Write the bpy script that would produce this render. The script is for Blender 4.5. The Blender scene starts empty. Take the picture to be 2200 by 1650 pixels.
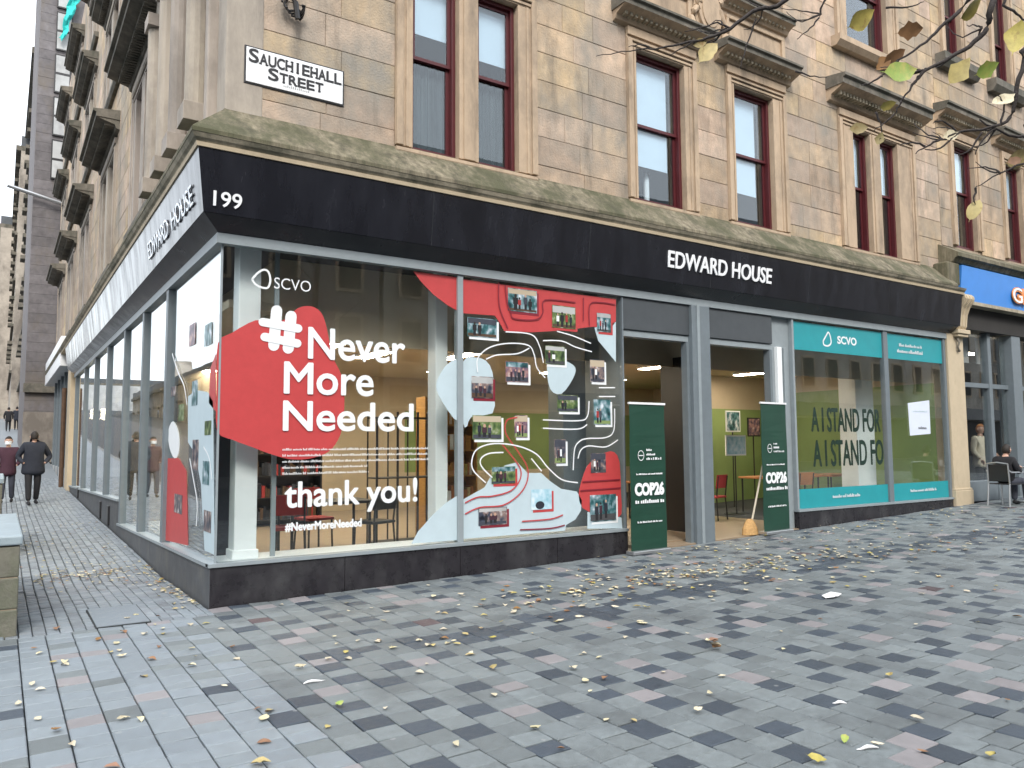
import bpy, bmesh, math, random
from mathutils import Vector, Matrix
random.seed(7)
R = math.radians
sc = bpy.context.scene
COL = sc.collection

# ------------------------------------------------------------------ camera
CAM = Vector((-1.858, -8.488, 1.65))
YAW, PITCH, ROLL, FPX = R(33.423), R(4.497), R(-0.393), 1664.9
fw = Vector((math.sin(YAW)*math.cos(PITCH), math.cos(YAW)*math.cos(PITCH), math.sin(PITCH)))
rt0 = Vector((math.cos(YAW), -math.sin(YAW), 0)); up0 = rt0.cross(fw)
rt = rt0*math.cos(ROLL)+up0*math.sin(ROLL); up = up0*math.cos(ROLL)-rt0*math.sin(ROLL)
cd = bpy.data.cameras.new('camera'); cam = bpy.data.objects.new('camera', cd); COL.objects.link(cam)
M = Matrix((rt, up, -fw)).transposed().to_4x4(); M.translation = CAM
cam.matrix_world = M
cd.sensor_width = 36; cd.lens = FPX/2200*36; cd.clip_end = 2000; cd.clip_start = 0.05
sc.camera = cam

# ------------------------------------------------------------------ sky, sun, exposure
SUN_EL, SUN_AZ = R(42), R(205)      # soft sun behind thin cloud, from behind the camera
w = bpy.data.worlds.new('World'); sc.world = w; w.use_nodes = True
nt = w.node_tree; nt.nodes.clear()
sky = nt.nodes.new('ShaderNodeTexSky'); sky.sky_type = 'NISHITA'; sky.sun_disc = False
sky.sun_elevation = SUN_EL; sky.sun_rotation = SUN_AZ; sky.dust_density = 4.0; sky.air_density = 1.2
b1 = nt.nodes.new('ShaderNodeBackground'); b1.inputs[1].default_value = 0.05
b2 = nt.nodes.new('ShaderNodeBackground'); b2.inputs[1].default_value = 1.08
tc = nt.nodes.new('ShaderNodeTexCoord'); nz = nt.nodes.new('ShaderNodeTexNoise')
nz.inputs['Scale'].default_value = 1.6; nz.inputs['Detail'].default_value = 3
rp = nt.nodes.new('ShaderNodeValToRGB')
rp.color_ramp.elements[0].position = .3; rp.color_ramp.elements[0].color = (.83, .90, .98, 1)
rp.color_ramp.elements[1].position = .75; rp.color_ramp.elements[1].color = (1.0, 1.02, 1.04, 1)
ad = nt.nodes.new('ShaderNodeAddShader'); wo = nt.nodes.new('ShaderNodeOutputWorld')
L = nt.links.new
L(tc.outputs['Generated'], nz.inputs['Vector']); L(nz.outputs['Fac'], rp.inputs[0]); L(rp.outputs[0], b2.inputs[0])
L(sky.outputs[0], b1.inputs[0]); L(b1.outputs[0], ad.inputs[0]); L(b2.outputs[0], ad.inputs[1]); L(ad.outputs[0], wo.inputs[0])
sd = bpy.data.lights.new('sun', 'SUN'); sd.energy = 1.3; sd.angle = R(14); sd.color = (1.0, .96, .90)
so = bpy.data.objects.new('sun', sd); COL.objects.link(so)
sdir = Vector((math.sin(SUN_AZ)*math.cos(SUN_EL), math.cos(SUN_AZ)*math.cos(SUN_EL), math.sin(SUN_EL)))
so.rotation_euler = sdir.to_track_quat('Z', 'Y').to_euler()
vs = sc.view_settings
sc.display_settings.display_device = 'sRGB'
vs.view_transform = 'Standard'; vs.look = 'None'; vs.gamma = 1; vs.use_curve_mapping = False
vs.exposure = 0.80
sc.cycles.use_denoising = True
sc.cycles.max_bounces = 8; sc.cycles.transparent_max_bounces = 24; sc.cycles.caustics_reflective = False
sc.cycles.caustics_refractive = False; sc.cycles.sample_clamp_indirect = 6

# measured points of the place: a sight line through a spot in the photograph, cut with a wall plane
def ray(u, v): return fw + rt*((u-1100)/FPX) - up*((v-825)/FPX)
def onY(u, v, y=0.05):
    d = ray(u, v); t = (y-CAM.y)/d.y; p = CAM+d*t; return (p.x, p.z)
def onX(u, v, x=0.05):
    d = ray(u, v); t = (x-CAM.x)/d.x; p = CAM+d*t; return (p.y, p.z)

# ------------------------------------------------------------------ ground heights
GY = [(-40, -.1), (-1, 0), (0, 0), (2.7, -.04), (4.5, .015), (8.8, .095), (11.8, .14), (19, .33), (24, .56), (40, 1.6), (60, 3.0), (90, 5.0), (160, 9.0)]
def gy(y):
    for (a, p), (b, q) in zip(GY, GY[1:]):
        if y <= b: return p+(q-p)*max(0, (y-a))/(b-a)
    return GY[-1][1]
def gx(x): return 0.0125*x+0.00065*x*x if x > 0 else 0.0
def G(x, y):
    if x > 0 and y > -0.01: return gx(x)
    return gx(x)+(gy(y) if y > 0 else 0)

# ------------------------------------------------------------------ materials
MATS = {}
def mat(name, col, rough=.7, var=.12, scale=6, bump=0.0, bscale=60, metal=0.0, spec=.5, rnd=0.0, stain=None, stain_scale=1.2, stain_lo=.5, stain_hi=.7, emit=0, coat=0, alpha=1, hue=0.0, stretch=None, trans=0, streak=None, spots=None, rvar=0):
    m = bpy.data.materials.new(name); m.use_nodes = True; n = m.node_tree; N = n.nodes; Lk = n.links.new
    b = N['Principled BSDF']
    b.inputs['Roughness'].default_value = rough; b.inputs['Metallic'].default_value = metal
    b.inputs['Specular IOR Level'].default_value = spec
    if coat: b.inputs['Coat Weight'].default_value = coat; b.inputs['Coat Roughness'].default_value = .06
    geo = N.new('ShaderNodeNewGeometry')
    pos = geo.outputs['Position']
    if stretch:
        mp = N.new('ShaderNodeMapping'); mp.inputs['Scale'].default_value = stretch; Lk(pos, mp.inputs[0]); pos = mp.outputs[0]
    no = N.new('ShaderNodeTexNoise'); no.inputs['Scale'].default_value = scale; no.inputs['Detail'].default_value = 5; no.inputs['Roughness'].default_value = .65
    Lk(pos, no.inputs['Vector'])
    hs = N.new('ShaderNodeHueSaturation'); hs.inputs['Color'].default_value = (*col, 1)
    mr = N.new('ShaderNodeMapRange'); mr.inputs[1].default_value = .25; mr.inputs[2].default_value = .75
    mr.inputs[3].default_value = 1-var; mr.inputs[4].default_value = 1+var
    Lk(no.outputs['Fac'], mr.inputs[0])
    val = mr.outputs[0]
    if rnd or hue:
        oi = N.new('ShaderNodeObjectInfo')
        a1 = N.new('ShaderNodeMath'); a1.operation = 'ADD'; Lk(oi.outputs['Random'], a1.inputs[0]); Lk(geo.outputs['Random Per Island'], a1.inputs[1])
        a2 = N.new('ShaderNodeMath'); a2.operation = 'FRACT'; Lk(a1.outputs[0], a2.inputs[0])
        m2 = N.new('ShaderNodeMapRange'); m2.inputs[3].default_value = 1-rnd; m2.inputs[4].default_value = 1+rnd; Lk(a2.outputs[0], m2.inputs[0])
        mu = N.new('ShaderNodeMath'); mu.operation = 'MULTIPLY'; Lk(val, mu.inputs[0]); Lk(m2.outputs[0], mu.inputs[1]); val = mu.outputs[0]
        if hue:
            a3 = N.new('ShaderNodeMath'); a3.operation = 'MULTIPLY'; a3.inputs[1].default_value = 7.31; Lk(a2.outputs[0], a3.inputs[0])
            a4 = N.new('ShaderNodeMath'); a4.operation = 'FRACT'; Lk(a3.outputs[0], a4.inputs[0])
            m3 = N.new('ShaderNodeMapRange'); m3.inputs[3].default_value = .5-hue*.25; m3.inputs[4].default_value = .5+hue*.25; Lk(a4.outputs[0], m3.inputs[0])
            Lk(m3.outputs[0], hs.inputs['Hue'])
            m4 = N.new('ShaderNodeMapRange'); m4.inputs[3].default_value = 1-hue*4; m4.inputs[4].default_value = 1+hue*2; Lk(a4.outputs[0], m4.inputs[0])
            Lk(m4.outputs[0], hs.inputs['Saturation'])
    Lk(val, hs.inputs['Value'])
    out = hs.outputs[0]
    if stain:
        n2 = N.new('ShaderNodeTexNoise'); n2.inputs['Scale'].default_value = stain_scale; n2.inputs['Detail'].default_value = 6; n2.inputs['Roughness'].default_value = .7
        mp2 = N.new('ShaderNodeMapping'); mp2.inputs['Scale'].default_value = (1, 1, .6); Lk(geo.outputs['Position'], mp2.inputs[0]); Lk(mp2.outputs[0], n2.inputs['Vector'])
        m5 = N.new('ShaderNodeMapRange'); m5.inputs[1].default_value = stain_lo; m5.inputs[2].default_value = stain_hi; Lk(n2.outputs['Fac'], m5.inputs[0])
        mx = N.new('ShaderNodeMixRGB'); mx.inputs[2].default_value = (*stain, 1); Lk(m5.outputs[0], mx.inputs[0]); Lk(out, mx.inputs[1]); out = mx.outputs[0]
    if streak:      # run-off streaks and soot patches with their own shapes
        n3 = N.new('ShaderNodeTexNoise'); n3.inputs['Scale'].default_value = 1.0; n3.inputs['Detail'].default_value = 7; n3.inputs['Roughness'].default_value = .72
        mp3 = N.new('ShaderNodeMapping'); mp3.inputs['Scale'].default_value = (2.6, 2.6, .55); mp3.inputs['Location'].default_value = (5, 3, 1); Lk(geo.outputs['Position'], mp3.inputs[0]); Lk(mp3.outputs[0], n3.inputs['Vector'])
        m6 = N.new('ShaderNodeMapRange'); m6.inputs[1].default_value = .52; m6.inputs[2].default_value = .74; m6.inputs[4].default_value = .8; Lk(n3.outputs['Fac'], m6.inputs[0])
        mx3 = N.new('ShaderNodeMixRGB'); mx3.inputs[2].default_value = (*streak, 1); Lk(m6.outputs[0], mx3.inputs[0]); Lk(out, mx3.inputs[1]); out = mx3.outputs[0]
    if spots:       # trodden-in gum and drips
        vo = N.new('ShaderNodeTexVoronoi'); vo.inputs['Scale'].default_value = 3.3; vo.inputs['Randomness'].default_value = 1; Lk(geo.outputs['Position'], vo.inputs['Vector'])
        m7 = N.new('ShaderNodeMapRange'); m7.inputs[1].default_value = .045; m7.inputs[2].default_value = .065; m7.inputs[3].default_value = .55; m7.inputs[4].default_value = 0; Lk(vo.outputs['Distance'], m7.inputs[0])
        mx4 = N.new('ShaderNodeMixRGB'); mx4.inputs[2].default_value = (*spots, 1); Lk(m7.outputs[0], mx4.inputs[0]); Lk(out, mx4.inputs[1]); out = mx4.outputs[0]
    if rvar:
        m8 = N.new('ShaderNodeMapRange'); m8.inputs[1].default_value = .3; m8.inputs[2].default_value = .7; m8.inputs[3].default_value = max(.02, rough-rvar); m8.inputs[4].default_value = rough+rvar; Lk(no.outputs['Fac'], m8.inputs[0]); Lk(m8.outputs[0], b.inputs['Roughness'])
    Lk(out, b.inputs['Base Color'])
    if bump:
        nb = N.new('ShaderNodeTexNoise'); nb.inputs['Scale'].default_value = bscale; nb.inputs['Detail'].default_value = 4; Lk(pos, nb.inputs['Vector'])
        bp = N.new('ShaderNodeBump'); bp.inputs['Strength'].default_value = bump; bp.inputs['Distance'].default_value = .01
        Lk(nb.outputs['Fac'], bp.inputs['Height']); Lk(bp.outputs[0], b.inputs['Normal'])
    if emit:
        b.inputs['Emission Color'].default_value = (*col, 1); b.inputs['Emission Strength'].default_value = emit
    if alpha < 1 or trans:
        tr = N.new('ShaderNodeBsdfTransparent'); mx = N.new('ShaderNodeMixShader'); mx.inputs[0].default_value = alpha
        Lk(tr.outputs[0], mx.inputs[1]); Lk(b.outputs[0], mx.inputs[2]); Lk(mx.outputs[0], N['Material Output'].inputs[0])
    MATS[name] = m; return m
def glass(name, tint=(.86, .90, .89), ior=1.5, rough=0.0, boost=1.0):
    m = bpy.data.materials.new(name); m.use_nodes = True; n = m.node_tree; N = n.nodes; Lk = n.links.new
    N.remove(N['Principled BSDF'])
    tr = N.new('ShaderNodeBsdfTransparent'); tr.inputs[0].default_value = (*tint, 1)
    gl = N.new('ShaderNodeBsdfGlossy'); gl.inputs['Roughness'].default_value = rough; gl.inputs['Color'].default_value = (.95, .98, 1, 1)
    fr = N.new('ShaderNodeFresnel'); fr.inputs[0].default_value = ior
    mu = N.new('ShaderNodeMath'); mu.operation = 'MULTIPLY'; mu.inputs[1].default_value = boost; mu.use_clamp = True
    nb = N.new('ShaderNodeTexNoise'); nb.inputs['Scale'].default_value = .9; geo = N.new('ShaderNodeNewGeometry'); Lk(geo.outputs['Position'], nb.inputs['Vector'])
    bp = N.new('ShaderNodeBump'); bp.inputs['Strength'].default_value = .06; bp.inputs['Distance'].default_value = .02; Lk(nb.outputs['Fac'], bp.inputs['Height'])
    Lk(bp.outputs[0], gl.inputs['Normal'])
    mi_ = N.new('ShaderNodeMapRange'); mi_.inputs[3].default_value = ior; mi_.inputs[4].default_value = 1/ior      # same reflectance from both faces
    Lk(geo.outputs['Backfacing'], mi_.inputs[0]); Lk(mi_.outputs[0], fr.inputs[0])
    mx = N.new('ShaderNodeMixShader'); Lk(fr.outputs[0], mu.inputs[0]); Lk(mu.outputs[0], mx.inputs[0])
    Lk(tr.outputs[0], mx.inputs[1]); Lk(gl.outputs[0], mx.inputs[2]); Lk(mx.outputs[0], N['Material Output'].inputs[0])
    MATS[name] = m; return m
def print_mat(name, cols, scale, seed):
    """flat printed photograph: blotches of a few colours"""
    m = bpy.data.materials.new(name); m.use_nodes = True; n = m.node_tree; N = n.nodes; Lk = n.links.new
    b = N['Principled BSDF']; b.inputs['Roughness'].default_value = .35
    geo = N.new('ShaderNodeNewGeometry'); mp = N.new('ShaderNodeMapping'); mp.inputs['Location'].default_value = (seed*3.1, seed*1.7, seed*.9)
    mp.inputs['Scale'].default_value = (1, 1, .8)
    Lk(geo.outputs['Position'], mp.inputs[0])
    no = N.new('ShaderNodeTexNoise'); no.inputs['Scale'].default_value = scale; no.inputs['Detail'].default_value = 4; no.inputs['Distortion'].default_value = .1; no.inputs['Roughness'].default_value = .45
    Lk(mp.outputs[0], no.inputs['Vector'])
    r = N.new('ShaderNodeValToRGB'); e = r.color_ramp.elements; e[0].position = .3; e[0].color = (*cols[0], 1); e[1].position = .72; e[1].color = (*cols[-1], 1)
    for i, c in enumerate(cols[1:-1]):
        q = e.new(.3+.42*(i+1)/(len(cols)-1)); q.color = (*c, 1)
    Lk(no.outputs['Fac'], r.inputs[0]); Lk(r.outputs[0], b.inputs['Base Color'])
    MATS[name] = m; return m

SAND = (.48, .352, .235)
mat('sandstone', SAND, .88, .30, 4.5, .8, 38, rnd=.22, hue=.045, stain=(.27, .25, .215), stain_scale=.7, stain_lo=.40, stain_hi=.66, streak=(.13, .11, .085))
mat('sandstone_trim', (.46, .35, .245), .82, .14, 5, .35, 60, rnd=.06, stain=(.25, .20, .15), stain_scale=1.3, stain_lo=.48, stain_hi=.72, stretch=(1, 1, .4), streak=(.15, .12, .09))
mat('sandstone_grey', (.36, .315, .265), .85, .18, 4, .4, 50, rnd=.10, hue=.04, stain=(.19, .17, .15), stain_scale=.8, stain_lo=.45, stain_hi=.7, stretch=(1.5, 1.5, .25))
mat('mortar', (.34, .27, .20), .95, .2, 8)
mat('moss_stone', (.19, .165, .115), .9, .8, 5, .8, 30, stain=(.075, .075, .040), stain_scale=1.6, stain_lo=.40, stain_hi=.60, stretch=(2.2, 2.2, .15), streak=(.05, .05, .03))
mat('cornice_stone', (.40, .35, .26), .8, .2, 6, .4, 50, stain=(.15, .14, .10), stain_scale=2, stain_lo=.45, stain_hi=.65)
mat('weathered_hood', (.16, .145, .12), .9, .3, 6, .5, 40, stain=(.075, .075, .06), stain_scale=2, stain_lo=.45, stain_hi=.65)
mat('red_paint', (.082, .011, .015), .45, .15, 10)
mat('white_paint', (.62, .63, .62), .45, .06, 8)
mat('grey_frame', (.155, .185, .205), .42, .08, 8, metal=.0)
mat('grey_frame_light', (.27, .31, .33), .4, .08, 8)
mat('frame_dark', (.065, .074, .082), .45, .1, 6)
mat('fascia_black', (.012, .013, .018), .20, .35, 1.5, .12, 3, coat=.0, spec=.5, stretch=(2.2, 2.2, .5), rvar=.10)
mat('plinth_black', (.020, .018, .022), .32, .35, 7, spec=.5, stain=(.065, .065, .068), stain_scale=2.2, stain_lo=.45, stain_hi=.8, rvar=.15)
mat('plinth_grey', (.075, .080, .088), .55, .25, 6, .2, 80, stain=(.13, .13, .12), stain_scale=2, stain_lo=.5, stain_hi=.75)
mat('sign_white', (.82, .84, .86), .35, .03, 5)
mat('sign_black', (.012, .012, .014), .4, .05, 5)
mat('letter_white', (.86, .88, .90), .35, .02, 5)
mat('letter_metal', (.45, .47, .50), .22, .05, 5, metal=.7)
mat('vinyl_red', (.50, .060, .062), .4, .07, 9)
mat('vinyl_dark_red', (.22, .02, .035), .4, .1, 9)
mat('vinyl_pale', (.50, .61, .66), .4, .05, 6)
mat('vinyl_white', (.80, .83, .85), .4, .04, 6)
mat('vinyl_dark_green', (.008, .035, .022), .5, .1, 5)
mat('vinyl_teal', (.02, .30, .34), .4, .06, 5)
mat('banner_green', (.008, .050, .030), .5, .12, 5)
mat('blue_fascia', (.06, .26, .72), .35, .05, 4)
mat('orange_paint', (.75, .25, .05), .4, .05, 4)
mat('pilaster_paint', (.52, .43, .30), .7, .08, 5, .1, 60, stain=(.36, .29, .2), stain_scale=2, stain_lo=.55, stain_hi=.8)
mat('paver_mid', (.160, .182, .188), .62, .18, 22, .45, 120, rnd=.17, hue=.02, spec=.4, stain=(.085, .095, .10), stain_scale=1.1, stain_lo=.5, stain_hi=.75, spots=(.30, .31, .31), rvar=.12)
mat('paver_light', (.235, .222, .228), .62, .14, 14, .35, 160, rnd=.10, hue=.04, spec=.4, spots=(.30, .31, .31), rvar=.12)
mat('paver_dark', (.050, .064, .082), .55, .15, 14, .3, 160, rnd=.18, spec=.45, spots=(.30, .31, .31), rvar=.12)
mat('paver_plum', (.085, .060, .066), .6, .2, 14, .35, 160, rnd=.15, spots=(.30, .31, .31), rvar=.12)
mat('paver_blue', (.200, .232, .255), .5, .14, 14, .3, 160, rnd=.10, hue=.02, spec=.5, spots=(.30, .31, .31), rvar=.12)
mat('sett', (.20, .225, .245), .5, .25, 20, .4, 120, rnd=.25, hue=.03, spec=.5, spots=(.30, .31, .31), rvar=.12)
mat('joint_sand', (.030, .034, .036), .95, .3, 20)
mat('asphalt', (.06, .062, .066), .8, .2, 12, .3, 120)
mat('kerb_stone', (.22, .22, .215), .8, .15, 8, .3, 80)
mat('pedestal_stone', (.15, .145, .115), .85, .3, 5, .5, 40, stain=(.10, .115, .07), stain_scale=2.2, stain_lo=.45, stain_hi=.65)
mat('pedestal_top', (.28, .34, .37), .5, .15, 5, .2, 60)
mat('hazy_soot_stone', (.15, .14, .145), .9, .3, 3, .3, 30, rnd=.15, stain=(.15, .13, .11), stain_scale=.6, stain_lo=.5, stain_hi=.7)  # sooty stone, its colour lifted to imitate distance haze
mat('hazy_far_stone', (.40, .36, .31), .9, .25, .9, .0, stain=(.17, .15, .13), stain_scale=.35, stain_lo=.45, stain_hi=.65)  # bright haze over the far buildings is put into this paler colour
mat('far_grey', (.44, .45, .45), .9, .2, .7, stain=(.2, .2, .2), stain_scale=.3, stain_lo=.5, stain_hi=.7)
mat('slate', (.07, .08, .09), .6, .2, 3)
mat('dark_room', (.030, .028, .026), .9, .2, 2)
mat('blind_or_reflection', (.66, .78, .88), .7, .05, 3)
mat('curtain', (.055, .068, .070), .9, .5, 2.2, stretch=(14, 14, .3))
mat('teal_net', (.03, .50, .46), .8, .15, 3)
mat('room_ceiling', (.50, .43, .32), .8, .05, 3)
mat('room_wall', (.48, .40, .29), .8, .06, 2)
mat('room_green', (.22, .30, .11), .7, .08, 2)
mat('room_floor', (.30, .23, .16), .35, .12, 3, stretch=(1, 8, 1))
mat('room_white', (.82, .85, .86), .5, .04, 3)
mat('wood_gold', (.42, .21, .05), .5, .25, 5, stretch=(1, 1, 8))
mat('wood_orange', (.42, .17, .06), .5, .15, 5)
mat('black_metal', (.016, .016, .018), .4, .1, 5)
mat('red_fabric', (.32, .03, .03), .8, .15, 8)
mat('steel', (.48, .49, .50), .3, .06, 6, metal=.8)
mat('lamp', (1.0, .86, .64), .5, 0, 1, emit=32)
mat('paper', (.66, .72, .84), .7, .03, 4)
mat('rust', (.085, .048, .028), .8, .3, 8)
mat('bark', (.035, .028, .026), .85, .3, 30, .6, 90)
mat('leaf_yellow', (.42, .34, .11), .6, .25, 30, rnd=.2, hue=.05, stain=(.25, .15, .05), stain_scale=28, stain_lo=.56, stain_hi=.7)
mat('leaf_green', (.27, .38, .08), .6, .2, 30, rnd=.1, stain=(.42, .38, .10), stain_scale=22, stain_lo=.45, stain_hi=.65)
mat('leaf_brown', (.26, .13, .05), .7, .25, 30, rnd=.25, hue=.05)
mat('leaf_pale', (.56, .50, .34), .7, .2, 30, rnd=.2, hue=.05, stain=(.30, .22, .12), stain_scale=26, stain_lo=.54, stain_hi=.7)
mat('litter_white', (.80, .80, .80), .6, .03, 10)
mat('navy_cloth', (.018, .022, .034), .85, .2, 8)
mat('black_cloth', (.014, .014, .017), .85, .2, 8)
mat('plum_cloth', (.055, .020, .034), .85, .2, 8)
mat('denim', (.05, .055, .075), .85, .2, 12)
mat('skin', (.52, .32, .24), .55, .06, 10)
mat('hair', (.02, .015, .012), .7, .2, 20)
mat('cream_cloth', (.62, .56, .45), .85, .1, 8)
mat('bristle', (.50, .30, .12), .9, .25, 40)
glass('shop_glass', (.96, .98, .975), 1.5, 0.0, 1.35)
glass('sash_glass', (.90, .94, .96), 1.5, 0.0, 1.2)
P = {}
PAL = {'grn': [(.02, .03, .02), (.06, .11, .04), (.16, .22, .08), (.5, .5, .42)], 'dk': [(.01, .012, .02), (.06, .07, .10), (.25, .18, .16), (.6, .6, .62)],
       'tl': [(.01, .03, .04), (.04, .14, .15), (.25, .35, .4), (.7, .75, .8)], 'ppl': [(.03, .02, .03), (.14, .09, .14), (.38, .22, .20), (.65, .58, .55)], 'lb': [(.25, .5, .6), (.45, .65, .75), (.7, .8, .85)]}
for i, (k, c) in enumerate(PAL.items()): P[k] = print_mat('print_'+k, c, 12, i+1)

# ------------------------------------------------------------------ mesh helpers
class MB:
    def __init__(s): s.v = []; s.f = []; s.m = []; s.mats = []
    def mi(s, name):
        if name not in s.mats: s.mats.append(name)
        return s.mats.index(name)
    def quadpts(s, pts, m):
        b = len(s.v); s.v += [tuple(p) for p in pts]; s.f.append(tuple(range(b, b+len(pts)))); s.m.append(s.mi(m))
    def hexa(s, p, m):
        """8 points: 0-3 bottom ring, 4-7 top ring"""
        b = len(s.v); s.v += [tuple(q) for q in p]; k = s.mi(m)
        for f in ((3, 2, 1, 0), (4, 5, 6, 7), (0, 1, 5, 4), (1, 2, 6, 5), (2, 3, 7, 6), (3, 0, 4, 7)):
            s.f.append(tuple(b+i for i in f)); s.m.append(k)
    def box(s, x0, x1, y0, y1, z0, z1, m):
        s.hexa([(x0, y0, z0), (x1, y0, z0), (x1, y1, z0), (x0, y1, z0), (x0, y0, z1), (x1, y0, z1), (x1, y1, z1), (x0, y1, z1)], m)
    def prism(s, pts, h, m):
        """pts: ring of 3-D points, h: offset vector"""
        n = len(pts); b = len(s.v); k = s.mi(m); h = Vector(h)
        s.v += [tuple(p) for p in pts]+[tuple(Vector(p)+h) for p in pts]
        s.f.append(tuple(b+i for i in reversed(range(n)))); s.m.append(k)
        s.f.append(tuple(b+n+i for i in range(n))); s.m.append(k)
        for i in range(n):
            j = (i+1) % n; s.f.append((b+i, b+j, b+n+j, b+n+i)); s.m.append(k)
    def tube(s, pts, r, m, n=8, cap=True):
        pts = [Vector(p) for p in pts]; k = s.mi(m)
        rr = r if isinstance(r, (list, tuple)) else [r]*len(pts); b = len(s.v)
        for i, p in enumerate(pts):
            d = (pts[min(i+1, len(pts)-1)]-pts[max(i-1, 0)]).normalized()
            a = d.cross(Vector((0, 0, 1)) if abs(d.z) < .9 else Vector((1, 0, 0))).normalized(); c = d.cross(a)
            for j in range(n):
                t = 2*math.pi*j/n; s.v.append(tuple(p+(a*math.cos(t)+c*math.sin(t))*rr[i]))
        for i in range(len(pts)-1):
            for j in range(n):
                q = (j+1) % n; s.f.append((b+i*n+j, b+i*n+q, b+(i+1)*n+q, b+(i+1)*n+j)); s.m.append(k)
        if cap:
            s.f.append(tuple(b+j for j in reversed(range(n)))); s.m.append(k)
            e = b+(len(pts)-1)*n; s.f.append(tuple(e+j for j in range(n))); s.m.append(k)
    def build(s, name, parent=None, loc=None, smooth=False, fix=True, kind=None, bevel=0, label=None):
        me = bpy.data.meshes.new(name); me.from_pydata(s.v, [], s.f)
        for n_ in s.mats: me.materials.append(MATS[n_])
        me.polygons.foreach_set('material_index', s.m)
        if fix:
            bm = bmesh.new(); bm.from_mesh(me); bmesh.ops.recalc_face_normals(bm, faces=bm.faces); bm.to_mesh(me); bm.free()
        if smooth: me.polygons.foreach_set('use_smooth', [True]*len(me.polygons))
        me.update()
        o = bpy.data.objects.new(name, me); COL.objects.link(o)
        if parent: o.parent = parent
        if loc: o.location = loc
        if kind: o['kind'] = kind
        if label: o['label'] = label
        if bevel:
            md = o.modifiers.new('bevel', 'BEVEL'); md.width = bevel; md.segments = 2; md.limit_method = 'ANGLE'
        return o
def thing(name, label, cat, loc=(0, 0, 0), rz=0, group=None, kind=None):
    o = bpy.data.objects.new(name, None); COL.objects.link(o); o.location = loc; o.rotation_euler = (0, 0, rz)
    o.empty_display_size = .2
    o['label'] = label; o['category'] = cat
    if group: o['group'] = group
    if kind: o['kind'] = kind
    return o
def tag(o, label, cat, group=None):
    o['label'] = label; o['category'] = cat
    if group: o['group'] = group
    return o
# facade frames: s along the wall, o outward, z up
def FR(s, o, z): return (s, -o, z)
def SD(s, o, z): return (-o, s, z)
def tb(mb, T, s0, s1, o0, o1, z0, z1, m):
    mb.hexa([T(s0, o0, z0), T(s1, o0, z0), T(s1, o1, z0), T(s0, o1, z0), T(s0, o0, z1), T(s1, o0, z1), T(s1, o1, z1), T(s0, o1, z1)], m)
def slab(T, s0, s1, o0, o1, z0, z1, m, name, parent, **k):
    b = MB(); tb(b, T, s0, s1, o0, o1, z0, z1, m); return b.build(name, parent, **k)
def profile(mb, T, prof, s0, s1, m, e0=0, e1=0):
    """extrude an (o,z) section along s; e0/e1: mitre (end shifts by e*o)"""
    a = [T(s0+e0*o, o, z) for o, z in prof]; b_ = [T(s1+e1*o, o, z) for o, z in prof]
    n = len(prof); b = len(mb.v); k = mb.mi(m); mb.v += a+b_
    mb.f.append(tuple(b+i for i in reversed(range(n)))); mb.m.append(k)
    mb.f.append(tuple(b+n+i for i in range(n))); mb.m.append(k)
    for i in range(n):
        j = (i+1) % n; mb.f.append((b+i, b+j, b+n+j, b+n+i)); mb.m.append(k)
_tcache = {}
def text(body, T, s0, s1, z0, z1, o, depth, m, name, parent, bold=0.0, space=1.0, heavy=0.0):
    """lettering fitted between s0..s1 and z0..z1 on a facade, standing proud by depth"""
    cu = bpy.data.curves.new(name, 'FONT'); cu.body = body; cu.size = 1; cu.extrude = .05; cu.offset = bold; cu.space_character = space
    cu.resolution_u = 4
    ob = bpy.data.objects.new('tmp', cu); me = bpy.data.meshes.new_from_object(ob); bpy.data.objects.remove(ob)
    xs = [v.co.x for v in me.vertices]; ys = [v.co.y for v in me.vertices]
    x0, x1, y0, y1 = min(xs), max(xs), min(ys), max(ys)
    for v in me.vertices:
        a = (v.co.x-x0)/(x1-x0); b = (v.co.y-y0)/(y1-y0); c = v.co.z/.1+.5
        zz = z0+(z1-z0)*b
        v.co = T(s0+(s1-s0)*a, (o(zz) if callable(o) else o)+depth*c, zz)
    me.materials.clear(); me.materials.append(MATS[m])
    bm = bmesh.new(); bm.from_mesh(me); bmesh.ops.remove_doubles(bm, verts=bm.verts, dist=.0002); bmesh.ops.recalc_face_normals(bm, faces=bm.faces)
    if heavy:       # thicker strokes: the same glyphs again, shifted a few millimetres and stacked like layered vinyl
        src = bm.verts[:]+bm.edges[:]+bm.faces[:]
        for i, (dx, dz) in enumerate(((1, 0), (-1, 0), (0, 1), (0, -1), (.7, .7), (-.7, .7), (.7, -.7), (-.7, -.7))):
            d = bmesh.ops.duplicate(bm, geom=src); off = Vector(T(dx*heavy, .0004*(i+1), dz*heavy))
            bmesh.ops.translate(bm, verts=[g for g in d['geom'] if isinstance(g, bmesh.types.BMVert)], vec=off)
    bm.to_mesh(me); bm.free()
    t = bpy.data.objects.new(name, me); COL.objects.link(t); t.parent = parent; return t
def copy_tree(o, parent=None):
    c = o.copy(); COL.objects.link(c)
    if parent: c.parent = parent
    for ch in list(o.children): copy_tree(ch, c)
    return c

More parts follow.
